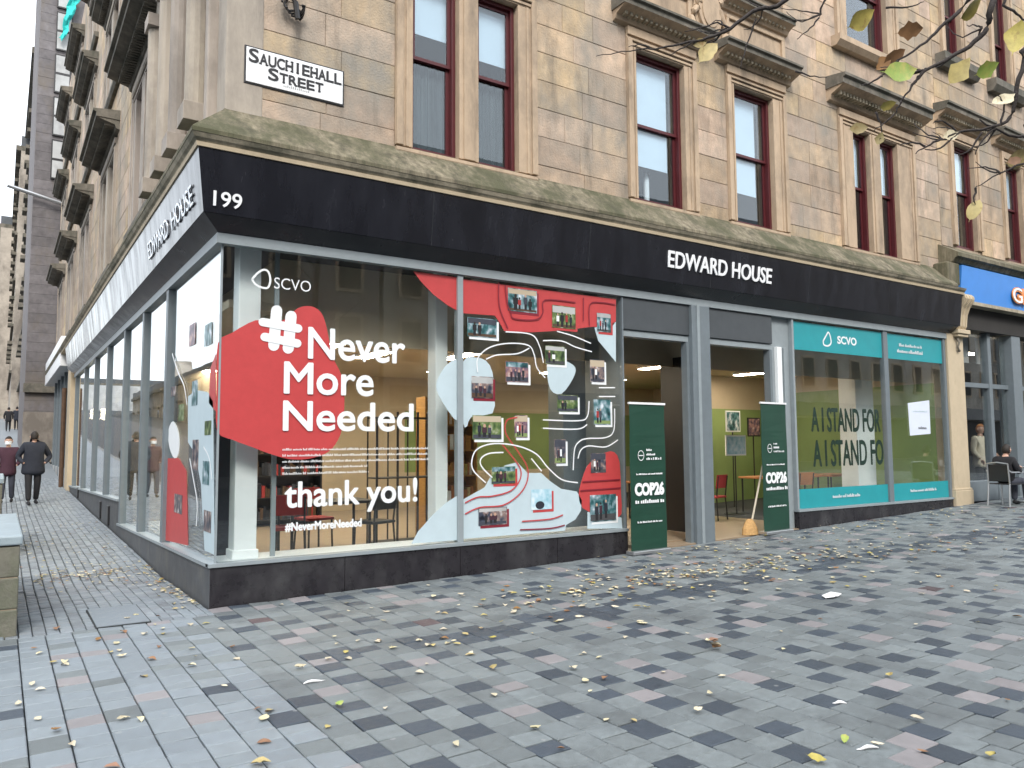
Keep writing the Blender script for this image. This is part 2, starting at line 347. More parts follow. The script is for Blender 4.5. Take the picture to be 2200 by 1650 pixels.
# ================================================================== THE GROUND
def ground_sheet():
    b = MB()
    xs = [-160, -60, -20, -10, -6, -2.6, -1.7, 0.0, 2, 4, 6, 8, 10, 12, 14, 16, 20, 26, 40, 80, 160]
    ys = [-160, -60, -26, -20, -14, -8, -4, -.3, 0, 2.7, 4.5, 8.8, 11.8, 15, 19, 24, 32, 40, 50, 60, 90, 160]
    for i in range(len(xs)-1):
        for j in range(len(ys)-1):
            q = [(x, y, (min(G(min(x, 20), y), 9) if not (x > 0 and y > .01) else gx(min(x, 20)))-.045) for x, y in ((xs[i], ys[j]), (xs[i+1], ys[j]), (xs[i+1], ys[j+1]), (xs[i], ys[j+1]))]
            b.quadpts(q, 'joint_sand')
    o = b.build('ground', fix=False); o['kind'] = 'structure'; return o
ground_sheet()
pav = bpy.data.objects.new('pavement', None); COL.objects.link(pav); pav['kind'] = 'structure'
foot = bpy.data.objects.new('side_footway', None); COL.objects.link(foot); foot['kind'] = 'structure'

def paver_faces(mb, x0, x1, y0, y1, m, zfun, h=.045, tilt=.0025, ch=.006, gap=.004):
    x0 += gap; x1 -= gap; y0 += gap; y1 -= gap
    dz = random.uniform(-.0025, .0025); ta = random.uniform(-tilt, tilt); tb_ = random.uniform(-tilt, tilt)
    k = mb.mi(m); b = len(mb.v)
    def zz(x, y, d): return zfun(x, y)+dz+d+(ta if x > (x0+x1)/2 else -ta)+(tb_ if y > (y0+y1)/2 else -tb_)
    for d, e in ((-h, 0), (-ch, 0), (0, ch)):
        for x, y in ((x0+e, y0+e), (x1-e, y0+e), (x1-e, y1-e), (x0+e, y1-e)): mb.v.append((x, y, zz(x, y, d)))
    for r in (0, 4):
        for i in range(4):
            j = (i+1) % 4; mb.f.append((b+r+i, b+r+j, b+r+4+j, b+r+4+i)); mb.m.append(k)
    mb.f.append((b+8, b+9, b+10, b+11)); mb.m.append(k)
def visible(x, y, z=0, margin=120):
    d = Vector((x, y, z))-CAM; dz = d.dot(fw)
    if dz < .5: return None
    u = 1100+FPX*d.dot(rt)/dz; v = 825-FPX*d.dot(up)/dz
    return (u, v, dz) if -margin < u < 2200+margin and -margin < v < 1650+margin else None
def lay_paving():
    P_ = []; pitch = .205; darks = {}
    k0 = -6
    for k in range(k0, 125):
        xa = -1.664+pitch*k; xb = xa+pitch; xm = (xa+xb)/2
        y = -9.5+random.random()*.2
        ytop = -.02 if xm > 0 else -.35
        while y < ytop-.03:
            ln = random.choices([.195, .165, .245], [8, 1.5, 1])[0]
            y2 = min(y+ln, ytop)
            if ytop-y2 < .06: y2 = ytop
            ym = (y+y2)/2
            left = xm < -.35+.15*random.random() and True
            r = random.random()
            band = xm > .3 and abs(ym-(-2.62+.05*min(xm, 8)*.9)) < .24
            near_dark = any(abs(ym-d_) < .17 for d_ in darks.get(k-1, []))+any(abs(ym-d_) < .30 for d_ in darks.get(k, []))
            if left: m = 'paver_blue' if r < .80 else ('paver_mid' if r < .92 else ('paver_light' if r < .97 else 'paver_dark'))
            elif band: m = 'paver_dark' if r < .72 else 'paver_mid'
            else: m = ('paver_mid' if near_dark or r > .33 else 'paver_dark') if r < .92 else ('paver_light' if r < .97 else ('paver_plum' if r < .972 else 'paver_mid'))
            if m == 'paver_dark': darks.setdefault(k, []).append(ym)
            pr = visible(xm, ym)
            # area in the picture of this paver
            s = 0 if not pr else (xb-xa)*(y2-y)*FPX*FPX/pr[2]**2*abs(1.65/math.hypot(xm-CAM.x, ym-CAM.y))
            P_.append((s, xa, xb, y, y2, m)); y = y2
            if xm > 16 and y2 < -6: pass
    P_.sort(key=lambda t: -t[0])
    for s, xa, xb, y, y2, m in P_[:290]:
        b = MB(); paver_faces(b, xa, xb, y, y2, m, G); b.build('paver', pav, fix=False)
    b = MB()
    for s, xa, xb, y, y2, m in P_[290:]: paver_faces(b, xa, xb, y, y2, m, G)
    b.build('distant_pavers', pav, fix=False, kind='stuff')
lay_paving()
def lay_setts():
    S_ = []; 
    x = -2.6
    rows = []
    while x < -.02:
        x2 = min(x+.105, -.02); y = -.35+random.random()*.1 if x > -1.6 else -.35
        y = -.35
        while y < 24:
            l = random.uniform(.10, .17) if y < 12 else .3
            S_.append((y, x, x2, y+l)); y += l
        x = x2
    S_.sort()
    near = [t for t in S_ if t[1] > -1.66][:280]; ns = set(near)
    for y, xa, xb, y2 in near:
        b = MB(); paver_faces(b, xa, xb, y, y2, 'paver_blue' if random.random() < .5 else 'sett', G, tilt=.002, gap=.0035, ch=.005); b.build('sett', foot, fix=False)
    b = MB()
    for t in S_:
        if t in ns: continue
        y, xa, xb, y2 = t
        paver_faces(b, xa, xb, y, y2, 'sett' if random.random() < .85 else 'paver_blue', G, tilt=.004, gap=.005, ch=.008)
    b.build('distant_setts', foot, fix=False, kind='stuff')
    # kerb and road beyond the footway
    k = MB()
    for y in range(0, 60):
        y0 = y*1.0-.3; k.hexa([(-2.78, y0+.004, G(-3, y0)-.2), (-2.61, y0+.004, G(-3, y0)-.2), (-2.61, y0+.996, G(-3, y0+1)-.2), (-2.78, y0+.996, G(-3, y0+1)-.2),
                (-2.78, y0+.004, G(-3, y0)+.0), (-2.61, y0+.004, G(-3, y0)+.0), (-2.61, y0+.996, G(-3, y0+1)+.0), (-2.78, y0+.996, G(-3, y0+1)+.0)], 'kerb_stone')
    k.build('kerb', foot, kind='stuff')
lay_setts()
def far_floor():
    b = MB()
    ys = [24, 28, 34, 40, 50, 60, 75, 90, 120, 158]
    for a, c in zip(ys, ys[1:]):
        b.quadpts([(-2.6, a, gy(a)), (-.02, a, gy(a)), (-.02, c, gy(c)), (-2.6, c, gy(c))], 'sett')
    o = b.build('distant_footway', fix=False); o['kind'] = 'structure'
    b = MB()
    ys = [-.35, 4.5, 8.8, 15, 19, 24, 34, 40, 60, 90, 158]
    for a, c in zip(ys, ys[1:]):
        b.quadpts([(-9.5, a, G(-5, a)-.11+.004), (-2.78, a, G(-5, a)-.11+.004), (-2.78, c, G(-5, c)-.11+.004), (-9.5, c, G(-5, c)-.11+.004)], 'asphalt')
    for v in range(len(b.v)): b.v[v] = (b.v[v][0], b.v[v][1], b.v[v][2]+.08)
    o = b.build('side_road', fix=False); o['kind'] = 'structure'
far_floor()

# ================================================================== CORNER BUILDING
bld = thing('tenement_building', 'tan sandstone corner tenement with red sash windows above the black shopfront', 'building')
RIGHT = 14.82
TOP = 17.0
ash = []                               # ashlar blocks of the front wall
def rows(z0, z1, h):
    n = max(1, round((z1-z0)/h)); return [(z0+(z1-z0)*i/n, z0+(z1-z0)*(i+1)/n) for i in range(n)]
def block(mb, T, s0, s1, z0, z1, m, o=0.0, dep=.1, g=.0022, ch=.006):
    o += random.uniform(-.003, .003)
    s0 += g; s1 -= g; z0 += g; z1 -= g; b = len(mb.v); k = mb.mi(m)
    for oo, e in ((o-dep, 0), (o-ch, 0), (o, ch)):
        for s, z in ((s0+e, z0+e), (s1-e, z0+e), (s1-e, z1-e), (s0+e, z1-e)): mb.v.append(T(s, oo, z))
    for r in (0, 4):
        for i in range(4):
            j = (i+1) % 4; mb.f.append((b+r+i, b+r+j, b+r+4+j, b+r+4+i)); mb.m.append(k)
    mb.f.append((b+8, b+9, b+10, b+11)); mb.m.append(k)
def fill_row(s0, s1, z0, z1, holes, lens=(.5, 1.0)):
    segs = [(s0, s1)]
    for h0, h1, hz0, hz1 in holes:
        if hz0 < z1-.02 and hz1 > z0+.02:
            ns = []
            for a, b in segs:
                if h1 <= a or h0 >= b: ns.append((a, b)); continue
                if h0 > a: ns.append((a, h0))
                if h1 < b: ns.append((h1, b))
            segs = ns
    out = []
    for a, b in segs:
        if b-a < .04: continue
        n = max(1, round((b-a)/random.uniform(*lens)))
        cuts = [a]+sorted(a+(b-a)*(i+random.uniform(-.22, .22))/n for i in range(1, n))+[b]
        out += list(zip(cuts, cuts[1:]))
    return out
WO = -.05            # wall face: o = -0.05 (y = +0.05)
SURR = [(2.07, 4.20, 5.1, 8.05), (5.90, 7.38, 5.1, 8.02), (8.12, 9.66, 5.1, 8.02), (11.25, 13.85, 5.1, 8.02),
        (11.30, 13.45, 9.20, 12.2), (5.95, 7.35, 9.55, 12.4), (8.15, 9.6, 9.55, 12.4), (2.1, 4.2, 9.3, 12.2),
        (5.75, 9.72, 8.35, 9.25)]
front_blocks = []
for z0, z1 in rows(5.12, 9.62, .41):
    for a, c in fill_row(.45, RIGHT, z0, z1, SURR): front_blocks.append((a, c, z0, z1))
for a, c, z0, z1 in front_blocks:
    b = MB(); block(b, FR, a, c, z0, z1, 'sandstone', WO); b.build('stone', bld, fix=True)
b = MB()
for z0, z1 in rows(9.62, TOP, .41):
    for a, c in fill_row(.45, RIGHT, z0, z1, SURR): block(b, FR, a, c, z0, z1, 'sandstone', WO)
b.build('upper_stonework', bld, kind='stuff')
# backing wall with holes at the windows
def backing(T, s0, s1, z0, z1, holes, o0, o1, m, name, parent):
    holes = [(h[0]-.03, h[1]+.03, h[2]-.03, h[3]+.03) for h in holes]
    xs = sorted({s0, s1, *[h for q in holes for h in q[:2] if s0 < h < s1]}); zs = sorted({z0, z1, *[h for q in holes for h in q[2:] if z0 < h < z1]})
    b = MB()
    for i in range(len(xs)-1):
        j = 0
        while j < len(zs)-1:
            def free(jj):
                cx, cz = (xs[i]+xs[i+1])/2, (zs[jj]+zs[jj+1])/2
                return not any(h[0] < cx < h[1] and h[2] < cz < h[3] for h in holes)
            if free(j):
                k = j
                while k < len(zs)-1 and free(k): k += 1
                tb(b, T, xs[i], xs[i+1], o0, o1, zs[j], zs[k], m); j = k
            else: j += 1
    return b.build(name, parent)
OPEN_A = [(2.30, 2.97), (3.26, 3.90)]; OPEN_B = [(6.04, 7.12), (8.30, 9.32)]; OPEN_C = [(11.70, 12.26), (12.60, 13.23)]
holes = [(a, c, 5.35, 7.72) for a, c in OPEN_A+OPEN_B+OPEN_C]
holes2 = [(11.65, 13.05, 9.45, 12.0), (6.15, 7.15, 9.75, 12.1), (8.35, 9.4, 9.75, 12.1), (2.3, 3.0, 9.5, 12.0), (3.3, 3.95, 9.5, 12.0)]
backing(FR, .40, RIGHT, 5.0, TOP, holes+holes2, -.40, WO-.012, 'mortar', 'wall_core', bld)

def sash_window(T, par, s0, s1, z0, z1, rail, blind_or_reflection=None, curtain=False, depth=-.15, tilt=0):
    """red box sash: frame, two sashes, two panes, optional blind / curtain"""
    o = WO+depth+.05
    wd = MB(); f = .055
    e = .004; fr_o = WO-.075
    tb(wd, T, s0+e, s0+f, o-.10, fr_o, z0+e, z1-e, 'red_paint'); tb(wd, T, s1-f, s1-e, o-.10, fr_o, z0+e, z1-e, 'red_paint')
    tb(wd, T, s0+f, s1-f, o-.10, fr_o, z1-f, z1-e, 'red_paint'); tb(wd, T, s0+f, s1-f, o-.10, o+.02, z0+e, z0+.05, 'red_paint')
    w_ = wd.build('window', par, bevel=.004)
    g = .045
    for za, zb, oo, nm in ((rail-.02, z1-f, o-.025, 'upper_sash'), (z0+.05, rail+.025, o-.065, 'lower_sash')):
        q = MB(); a, c = s0+f, s1-f
        tb(q, T, a, a+g, oo-.03, oo, za, zb, 'red_paint'); tb(q, T, c-g, c, oo-.03, oo, za, zb, 'red_paint')
        tb(q, T, a+g, c-g, oo-.03, oo, zb-g, zb, 'red_paint'); tb(q, T, a+g, c-g, oo-.03, oo, za, za+g, 'red_paint')
        q.build(nm, w_)
        slab(T, a+g, c-g, oo-.018, oo-.012, za+g, zb-g, 'sash_glass', 'pane', w_)
    if blind_or_reflection:
        bz0, bs0, bs1 = blind_or_reflection
        slab(T, s0+(s1-s0)*bs0, s0+(s1-s0)*bs1, o-.112, o-.106, bz0, z1, 'blind_or_reflection', 'blind_or_reflection', w_)
    if curtain:
        q = MB(); n = 22
        for i in range(n):
            a = s0-.05+(s1-s0+.1)*i/n; c = s0-.05+(s1-s0+.1)*(i+1)/n; oa = o-.16+.022*math.sin(i*1.9); oc = o-.16+.022*math.sin((i+1)*1.9)
            q.quadpts([T(a, oa, z0-.1), T(c, oc, z0-.1), T(c, oc, curtain), T(a, oa, curtain)], 'curtain')
        q.build('curtain', w_, fix=False)
    # stone reveals
    return w_
def surround(T, par, s0, s1, opens, z0, z1, top, mat_='sandstone_trim', sill=True, lint=True, cols=False):
    """moulded jambs, mullion and lintel"""
    o = WO
    edges = [s0]+[e for op in opens for e in op]+[s1]
    for i in range(0, len(edges), 2):
        a, c = edges[i], edges[i+1]
        b = MB(); tb(b, T, a, c, -.40, o+.03, z0, z1, mat_)
        if i == 0: tb(b, T, a, a+.09, o+.03, o+.062, z0, z1+.12, mat_); tb(b, T, a+.13, a+.17, o+.03, o+.045, z0, z1, mat_)
        elif i == len(edges)-2: tb(b, T, c-.09, c, o+.03, o+.062, z0, z1+.12, mat_); tb(b, T, c-.17, c-.13, o+.03, o+.045, z0, z1, mat_)
        else: tb(b, T, a+.06, c-.06, o+.03, o+.05, z0, z1, mat_)
        b.build('jamb' if i in (0, len(edges)-2) else 'window_mullion', par, bevel=.006)
    b = MB(); tb(b, T, s0, s1, -.40, o+.03, z1, top, mat_)
    tb(b, T, s0+.09, s1-.09, o+.03, o+.05, z1+.02, z1+.06, mat_); tb(b, T, s0+.09, s1-.09, o+.03, o+.075, z1+.08, z1+.11, mat_)
    tb(b, T, s0, s1, o+.03, o+.062, top-.13, top, mat_)
    b.build('lintel', par, bevel=.005)
def hood(T, par, s0, s1, z0, z1, proj=.34, m='weathered_hood', name='hood'):
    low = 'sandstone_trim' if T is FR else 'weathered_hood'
    h = z1-z0
    b = MB()
    prof = [(WO-.02, z0-.05), (WO+.07, z0-.02), (WO+.10, z0+.15*h), (WO+proj*.62, z0+.30*h), (WO+proj*.88, z0+.42*h), (WO+proj*.88, z0+.66*h), (WO+proj, z0+.72*h), (WO+proj, z0+.84*h), (WO-.02, z1)]
    profile(b, T, prof[:5]+[(WO-.02, z0+.42*h)], s0+.02, s1-.02, low, 0, 0)
    profile(b, T, [(WO-.02, z0+.421*h), (WO+proj*.88, z0+.421*h)]+prof[5:], s0, s1, m, 0, 0)
    x = b.build(name, par)
    d = MB(); n = int((s1-s0-.2)/.10)
    for i in range(n):
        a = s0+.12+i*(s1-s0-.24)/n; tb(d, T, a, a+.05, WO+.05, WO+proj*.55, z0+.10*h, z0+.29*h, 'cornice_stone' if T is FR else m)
    d.build('dentils', x, kind='stuff'); return x
def sill(T, par, s0, s1, z, m='sandstone_trim', h=.16, proj=.12):
    b = MB(); profile(b, T, [(WO-.02, z-h), (WO+proj*.6, z-h), (WO+proj, z-h*.6), (WO+proj, z-.02), (WO-.16, z)], s0, s1, m); return b.build('window_sill', par)

surround(FR, bld, 2.07, 4.20, OPEN_A, 5.35, 7.72, 8.05)
surround(FR, bld, 5.90, 7.38, OPEN_B[:1], 5.35, 7.72, 8.02)
surround(FR, bld, 8.12, 9.66, OPEN_B[1:], 5.35, 7.72, 8.02)
surround(FR, bld, 11.25, 13.85, OPEN_C, 5.35, 7.72, 8.02)
surround(FR, bld, 11.30, 13.45, [(11.65, 13.05)], 9.45, 12.0, 12.2)
surround(FR, bld, 5.95, 7.35, [(6.15, 7.15)], 9.75, 12.1, 12.4)
surround(FR, bld, 8.15, 9.6, [(8.35, 9.4)], 9.75, 12.1, 12.4)
surround(FR, bld, 2.1, 4.2, [(2.3, 3.0), (3.3, 3.95)], 9.5, 12.0, 12.2)
hood(FR, bld, 5.62, 7.60, 8.07, 8.36); hood(FR, bld, 7.86, 9.80, 8.07, 8.36)
hood(FR, bld, 10.92, 14.02, 8.12, 8.56, .42); hood(FR, bld, 1.9, 4.4, 8.12, 8.42)
sill(FR, bld, 11.15, 13.55, 9.43, h=.22, proj=.2)
sill(FR, bld, 5.9, 7.4, 9.73); sill(FR, bld, 8.1, 9.65, 9.73); sill(FR, bld, 2.0, 4.3, 9.48)
for a, c in ((2.07, 4.20), (5.90, 7.38), (8.12, 9.66), (11.25, 13.85)): sill(FR, bld, a, c, 5.345, h=.10, proj=.05)
# carved panels and shield between the two middle windows
for a, c in ((5.75, 7.35), (8.05, 9.72)):
    b = MB(); tb(b, FR, a, c, -.4, WO+.03, 8.36, 8.98, 'sandstone_trim')
    for x0, x1, z0, z1 in ((a+.08, c-.08, 8.44, 8.50), (a+.08, c-.08, 8.84, 8.90), (a+.08, a+.14, 8.50, 8.84), (c-.14, c-.08, 8.50, 8.84)): tb(b, FR, x0, x1, WO+.03, WO+.07, z0, z1, 'sandstone_trim')
    b.build('carved_panel', bld, bevel=.006)
    hood(FR, bld, a-.05, c+.05, 9.0, 9.24, .26, name='panel_cornice')
def shield():
    b = MB(); n = 20; cx, cz = 7.70, 8.80
    for k, (ra, rb, oa, ob) in enumerate(((.34, .46, .02, .05), (.27, .38, .05, .10), (.20, .30, .10, .12))):
        ring = [FR(cx+ra*math.cos(2*math.pi*i/n), WO+oa-.03, cz+rb*math.sin(2*math.pi*i/n)) for i in range(n)]
        b.prism(ring, (0, -(ob-oa)-.03, 0), 'sandstone_trim')
    for sgn in (-1, 1):
        pts = [FR(cx+sgn*(.33+.10*math.sin(t*.9)), WO+.06, 8.38+.1*t) for t in range(9)]
        b.tube(pts, [.05, .07, .06, .05, .06, .07, .06, .05, .03], 'sandstone_trim', 8)
    b.build('carved_shield', bld, bevel=.008)
shield()
for i, (a, c) in enumerate(OPEN_A): sash_window(FR, bld, a, c, 5.35, 7.72, 6.61, blind_or_reflection=(6.98 if i == 0 else 6.88, 0, 1), curtain=6.6)
for i, (a, c) in enumerate(OPEN_B): sash_window(FR, bld, a, c, 5.35, 7.72, 6.59, blind_or_reflection=(5.98 if i == 0 else 5.95, -.1, .82 if i == 0 else .76))
for i, (a, c) in enumerate(OPEN_C): sash_window(FR, bld, a, c, 5.35, 7.72, 6.62, blind_or_reflection=(6.62, -.1, .82))  # pale sheets put the sky's reflection into these upper panes
for a, c, z0, z1 in holes2: sash_window(FR, bld, a, c, z0, z1, (z0+z1)/2)
# fan heater / white prop in the left window of the middle pair
b = MB(); b.tube([(6.62, .42, 5.36), (6.62, .42, 5.86)], .045, 'room_white', 10); b.tube([(6.62, .42, 5.86), (6.62, .42, 5.96)], [.045, .02], 'room_white', 10)
b.build('window_lamp', bld)
b = MB(); b.box(2.62, 2.86, .40, .41, 5.41, 5.64, 'room_white'); b.build('window_card', bld)

# rooms behind the upper windows, floors and body
b = MB()
b.box(.6, RIGHT-.1, 2.6, 2.7, 5.0, TOP-.2, 'dark_room'); b.box(.6, RIGHT-.1, .42, 2.6, 5.0, 5.1, 'dark_room'); b.box(.6, RIGHT-.1, .42, 2.6, 8.6, 8.9, 'dark_room')
b.box(.6, RIGHT-.1, .42, 2.6, 12.6, 12.9, 'dark_room')
for x in (5.0, 10.3): b.box(x, x+.1, .42, 2.6, 5.1, 12.6, 'dark_room')
b.build('upper_rooms', bld)

# ---- side wall above the shop
SIDE_END = 31.0
SOPEN = []; SHOODS = []; sideh = []
BAYS = [(5.9, 1), (11.4, 1), (17.0, 1), (22.5, 1), (28.0, 1)]
for cy, _ in BAYS:
    for z0, z1 in ((5.6, 8.1), (9.8, 11.9), (13.4, 15.3)):
        SOPEN += [(cy-1.05, cy-.25, z0, z1), (cy+.25, cy+1.05, z0, z1)]
        sideh.append((cy-1.4, cy+1.4, z0-.05, z1+.35))
TRI = [(1.25, 1.75, 5.6, 8.1), (2.2, 2.7, 5.6, 8.1), (3.15, 3.65, 5.6, 8.1)]
backing(SD, .40, SIDE_END, 5.0, TOP, SOPEN+TRI, -.40, WO-.012, 'mortar', 'side_wall_core', bld)
b = MB()
for z0, z1 in rows(5.12, TOP, .41):
    for a, c in fill_row(4.35, SIDE_END, z0, z1, sideh, (.6, 1.1)): block(b, SD, a, c, z0, z1, 'sandstone', WO)
    if z0 > 8.7:
        for a, c in fill_row(.45, 4.35, z0, z1, []): block(b, SD, a, c, z0, z1, 'sandstone', WO)
b.build('side_stonework', bld, kind='stuff')
for cy, _ in BAYS:
    for fi, (z0, z1) in enumerate(((5.6, 8.1), (9.8, 11.9), (13.4, 15.3))):
        if fi == 2 and cy < 14: continue
        surround(SD, bld, cy-1.4, cy+1.4, [(cy-1.05, cy-.25), (cy+.25, cy+1.05)], z0, z1, z1+.32, 'sandstone_grey')
        hood(SD, bld, cy-1.75, cy+1.75, z1+.42, z1+.80, .52 if fi == 0 else .42)
        for s0 in (cy-1.05, cy+.25): sash_window(SD, bld, s0, s0+.80, z0, z1, (z0+z1)/2, blind_or_reflection=(z0+(z1-z0)*.55, 0, 1) if random.random() < .5 else None)
        sill(SD, bld, cy-1.5, cy+1.5, z0, 'weathered_hood')
        if fi < 2: pass
b = MB()
tb(b, SD, SIDE_END-.01, SIDE_END, -.3, 0, 5, 5.1, 'mortar')
# tripartite window with engaged columns by the corner
for s in TRI: sash_window(SD, bld, s[0], s[1], s[2], s[3], 6.85)
for i, s in enumerate((.92, 1.98, 2.92, 3.95)):
    q = MB(); tb(q, SD, s-.24, s+.24, -.40, WO+.05, 5.35, 8.2, 'sandstone_grey')
    ring = [SD(s+.13*math.cos(2*math.pi*k/14), WO+.13+.13*math.sin(2*math.pi*k/14), 5.62) for k in range(14)]
    q.prism(ring, (0, 0, 2.35), 'sandstone_grey'); tb(q, SD, s-.19, s+.19, WO+.04, WO+.30, 5.40, 5.62, 'sandstone_grey'); tb(q, SD, s-.18, s+.18, WO+.04, WO+.29, 7.97, 8.16, 'sandstone_grey')
    q.build('engaged_column', bld, bevel=.006)
q = MB(); tb(q, SD, .68, 4.19, -.40, WO+.12, 8.2, 8.62, 'sandstone_grey'); q.build('entablature', bld)
hood(SD, bld, .5, 4.5, 8.64, 9.05, .62)
# second tier of pilasters over it
for s in (.92, 1.98, 2.92, 3.95):
    q = MB(); tb(q, SD, s-.2, s+.2, WO-.02, WO+.16, 9.06, 12.2, 'sandstone_grey'); tb(q, SD, s-.12, s+.12, WO+.16, WO+.22, 9.3, 12.0, 'sandstone_grey'); q.build('pilaster', bld, bevel=.006)
# corner pier: smooth return with mouldings
q = MB(); tb(q, FR, .05, .46, -.46, WO+.004, 5.05, TOP, 'sandstone_grey'); q.build('corner_pier', bld, bevel=.02)
for zz in rows(5.1, 8.7, .42): pass
q = MB(); tb(q, SD, .50, .66, -.40, WO+.10, 5.3, 8.6, 'sandstone_grey'); q.build('corner_strip', bld, bevel=.02)
# end wall and roof closing the block
q = MB(); q.box(.45, RIGHT, 8.9, 9.2, 4.0, TOP, 'mortar'); q.box(7, 7.3, 9.2, SIDE_END, 0, TOP, 'mortar'); q.box(.45, 7.0, SIDE_END-.3, SIDE_END, 0, TOP, 'mortar')
q.box(.1, RIGHT, .1, 9.2, TOP, TOP+.3, 'slate'); q.box(.1, 7.3, 9.2, SIDE_END, TOP, TOP+.3, 'slate')
q.build('roof', bld)
# rooms behind the side windows
q = MB(); q.box(2.2, 2.3, 2.7, SIDE_END-.4, 4.5, TOP-.2, 'dark_room'); q.build('side_rooms', bld)
# carved iron bracket high on the corner
q = MB(); cx, cz = .74, 6.62
for k in range(9):
    t = k*.7; q.tube([(cx+.10*math.cos(t+j*.5)*(.4+j*.12)+.02*k-.08, .03-.03*j, cz+.13-.02*k+.12*math.sin(t+j*.6)*(.4+j*.1)) for j in range(5)], .014, 'black_metal', 5)
q.tube([(cx+.04, .04, cz+.2), (cx+.02, -.12, cz+.05), (cx+.05, -.10, cz-.12)], .03, 'black_metal', 6)
tag(q.build('iron_bracket'), 'rusty scrolled iron bracket fixed to the sandstone high above the street sign', 'bracket')

# ---- cornice and mossy ledge over the shopfront (front: mitred at corner)
def wrap(prof, m, name, par, s_front, s_side, **k):
    b = MB(); profile(b, FR, prof, 0, s_front, m, -1, 0); profile(b, SD, prof, 0, s_side, m, -1, 0); return b.build(name, par, **k)
wrap([(-.35, 4.86), (.35, 4.86), (.35, 4.905), (.33, 4.93), (WO+.02, 5.30), (WO-.02, 5.36), (-.35, 5.36)], 'moss_stone', 'mossy_ledge', bld, 14.62, 30.6)
wrap([(-.30, 4.735), (.285, 4.735), (.295, 4.778), (-.30, 4.778)], 'pilaster_paint', 'lit_cornice_fillet', bld, 14.98, 30.6)  # cream colour stands for the light caught along this moulding
wrap([(-.30, 4.781), (.285, 4.781), (.30, 4.80), (.32, 4.815), (.345, 4.857), (-.30, 4.857)], 'cornice_stone', 'cornice', bld, 14.98, 30.6)

# ================================================================== SHOPFRONT
shop = thing('shopfront', 'glazed shopfront with long black fascia reading EDWARD HOUSE, wrapping round the corner', 'shopfront')
def fo(z): return .19+(z-4.08)/(4.73-4.08)*.08
fas = wrap([(-.05, 4.082), (.19, 4.082), (.27, 4.731), (-.05, 4.731)], 'fascia_black', 'fascia', shop, 14.93, 19.0)
for sx in (2.45, 4.9, 7.35, 9.8, 12.25):
    jb = MB(); profile(jb, FR, [(.186, 4.084), (.1905, 4.083), (.2705, 4.731), (.265, 4.731)], sx, sx+.005, 'joint_sand'); jb.build('panel_joint', fas)
text('199', FR, -.10, .19, 4.15, 4.31, lambda z: fo(z)+.002, .012, 'letter_white', 'fascia_number', fas, bold=.012)
text('EDWARD HOUSE', FR, 6.40, 8.78, 4.29, 4.545, lambda z: fo(z)+.002, .02, 'letter_white', 'fascia_lettering', fas, bold=.014)
text('EDWARD', SD, 3.1, 1.60, 4.24, 4.46, lambda z: fo(z)+.006, .014, 'letter_metal', 'raised_lettering', fas)
text('HOUSE', SD, 1.36, .16, 4.24, 4.46, lambda z: fo(z)+.006, .014, 'letter_metal', 'raised_lettering', fas)
so_ = wrap([(-.12, 3.935), (.0, 3.935), (.185, 4.079), (-.12, 4.079)], 'fascia_black', 'soffit', shop, 14.90, 19.0)
wrap([(-.10, 3.822), (.006, 3.822), (.006, 3.93), (-.10, 3.93)], 'grey_frame_light', 'head_rail', shop, 14.72, 19.0)
GL = -.06                                    # outer face of the shop glass
def side_sill(y): return .441-.023*y
# plinth panels, front
for a, c in ((0, 1.46), (1.46, 2.96), (2.96, 4.46), (4.46, 5.72)):
    b = MB(); a2 = a+(.0 if a == 0 else .003)
    tb(b, FR, a2, c-.003, -.25, 0, -.15, .405, 'plinth_black'); b.build('plinth_panel', shop, bevel=.003)
for a, c in ((9.62, 11.2), (11.2, 12.9), (12.9, 14.68)):
    b = MB(); tb(b, FR, a+.003, c-.003, -.25, 0, .0, .47, 'plinth_black'); b.build('plinth_panel', shop, bevel=.003)
b = MB(); tb(b, FR, 5.70, 5.722, -.9, -.02, 0, 3.82, 'grey_frame'); b.build('door_side_frame', shop)
# side plinth: low black part then grey render part with higher sill
for a, c in ((-0.002, 1.9), (1.9, 3.8), (3.8, 5.7), (5.7, 7.5)):
    b = MB(); b.hexa([(-.004, a+.003, -.2), (.25, a+.003, -.2), (.25, c-.003, -.2), (-.004, c-.003, -.2), (-.004, a+.003, side_sill(a)-.036), (.25, a+.003, side_sill(a)-.036), (.25, c-.003, side_sill(c)-.036), (-.004, c-.003, side_sill(c)-.036)], 'plinth_grey')
    b.build('plinth_panel', shop, bevel=.003)
b = MB(); b.hexa([(0.004, 7.503, -.2), (.25, 7.503, -.2), (.25, 20.0, -.2), (0.004, 20.0, -.2), (0.004, 7.503, .66), (.25, 7.503, .66), (.25, 20.0, .44), (0.004, 20.0, .44)], 'plinth_grey'); b.build('rendered_plinth', shop)
# sills
slab(FR, -.02, 5.72, -.12, .02, .407, .445, 'grey_frame_light', 'glazing_sill', shop); slab(FR, 9.6, 14.68, -.12, .02, .472, .51, 'grey_frame_light', 'glazing_sill', shop)
b = MB(); b.hexa([(-.02, .022, .404), (.12, .022, .404), (.12, 7.5, side_sill(7.5)-.035), (-.02, 7.5, side_sill(7.5)-.035), (-.02, .022, .441), (.12, .022, .441), (.12, 7.5, side_sill(7.5)), (-.02, 7.5, side_sill(7.5))], 'grey_frame_light')
b.hexa([(-.025, 7.5, .664), (.12, 7.5, .664), (.12, 20, .443), (-.025, 20, .443), (-.025, 7.5, .705), (.12, 7.5, .705), (.12, 20, .485), (-.025, 20, .485)], 'grey_frame_light'); b.build('side_glazing_sill', shop)
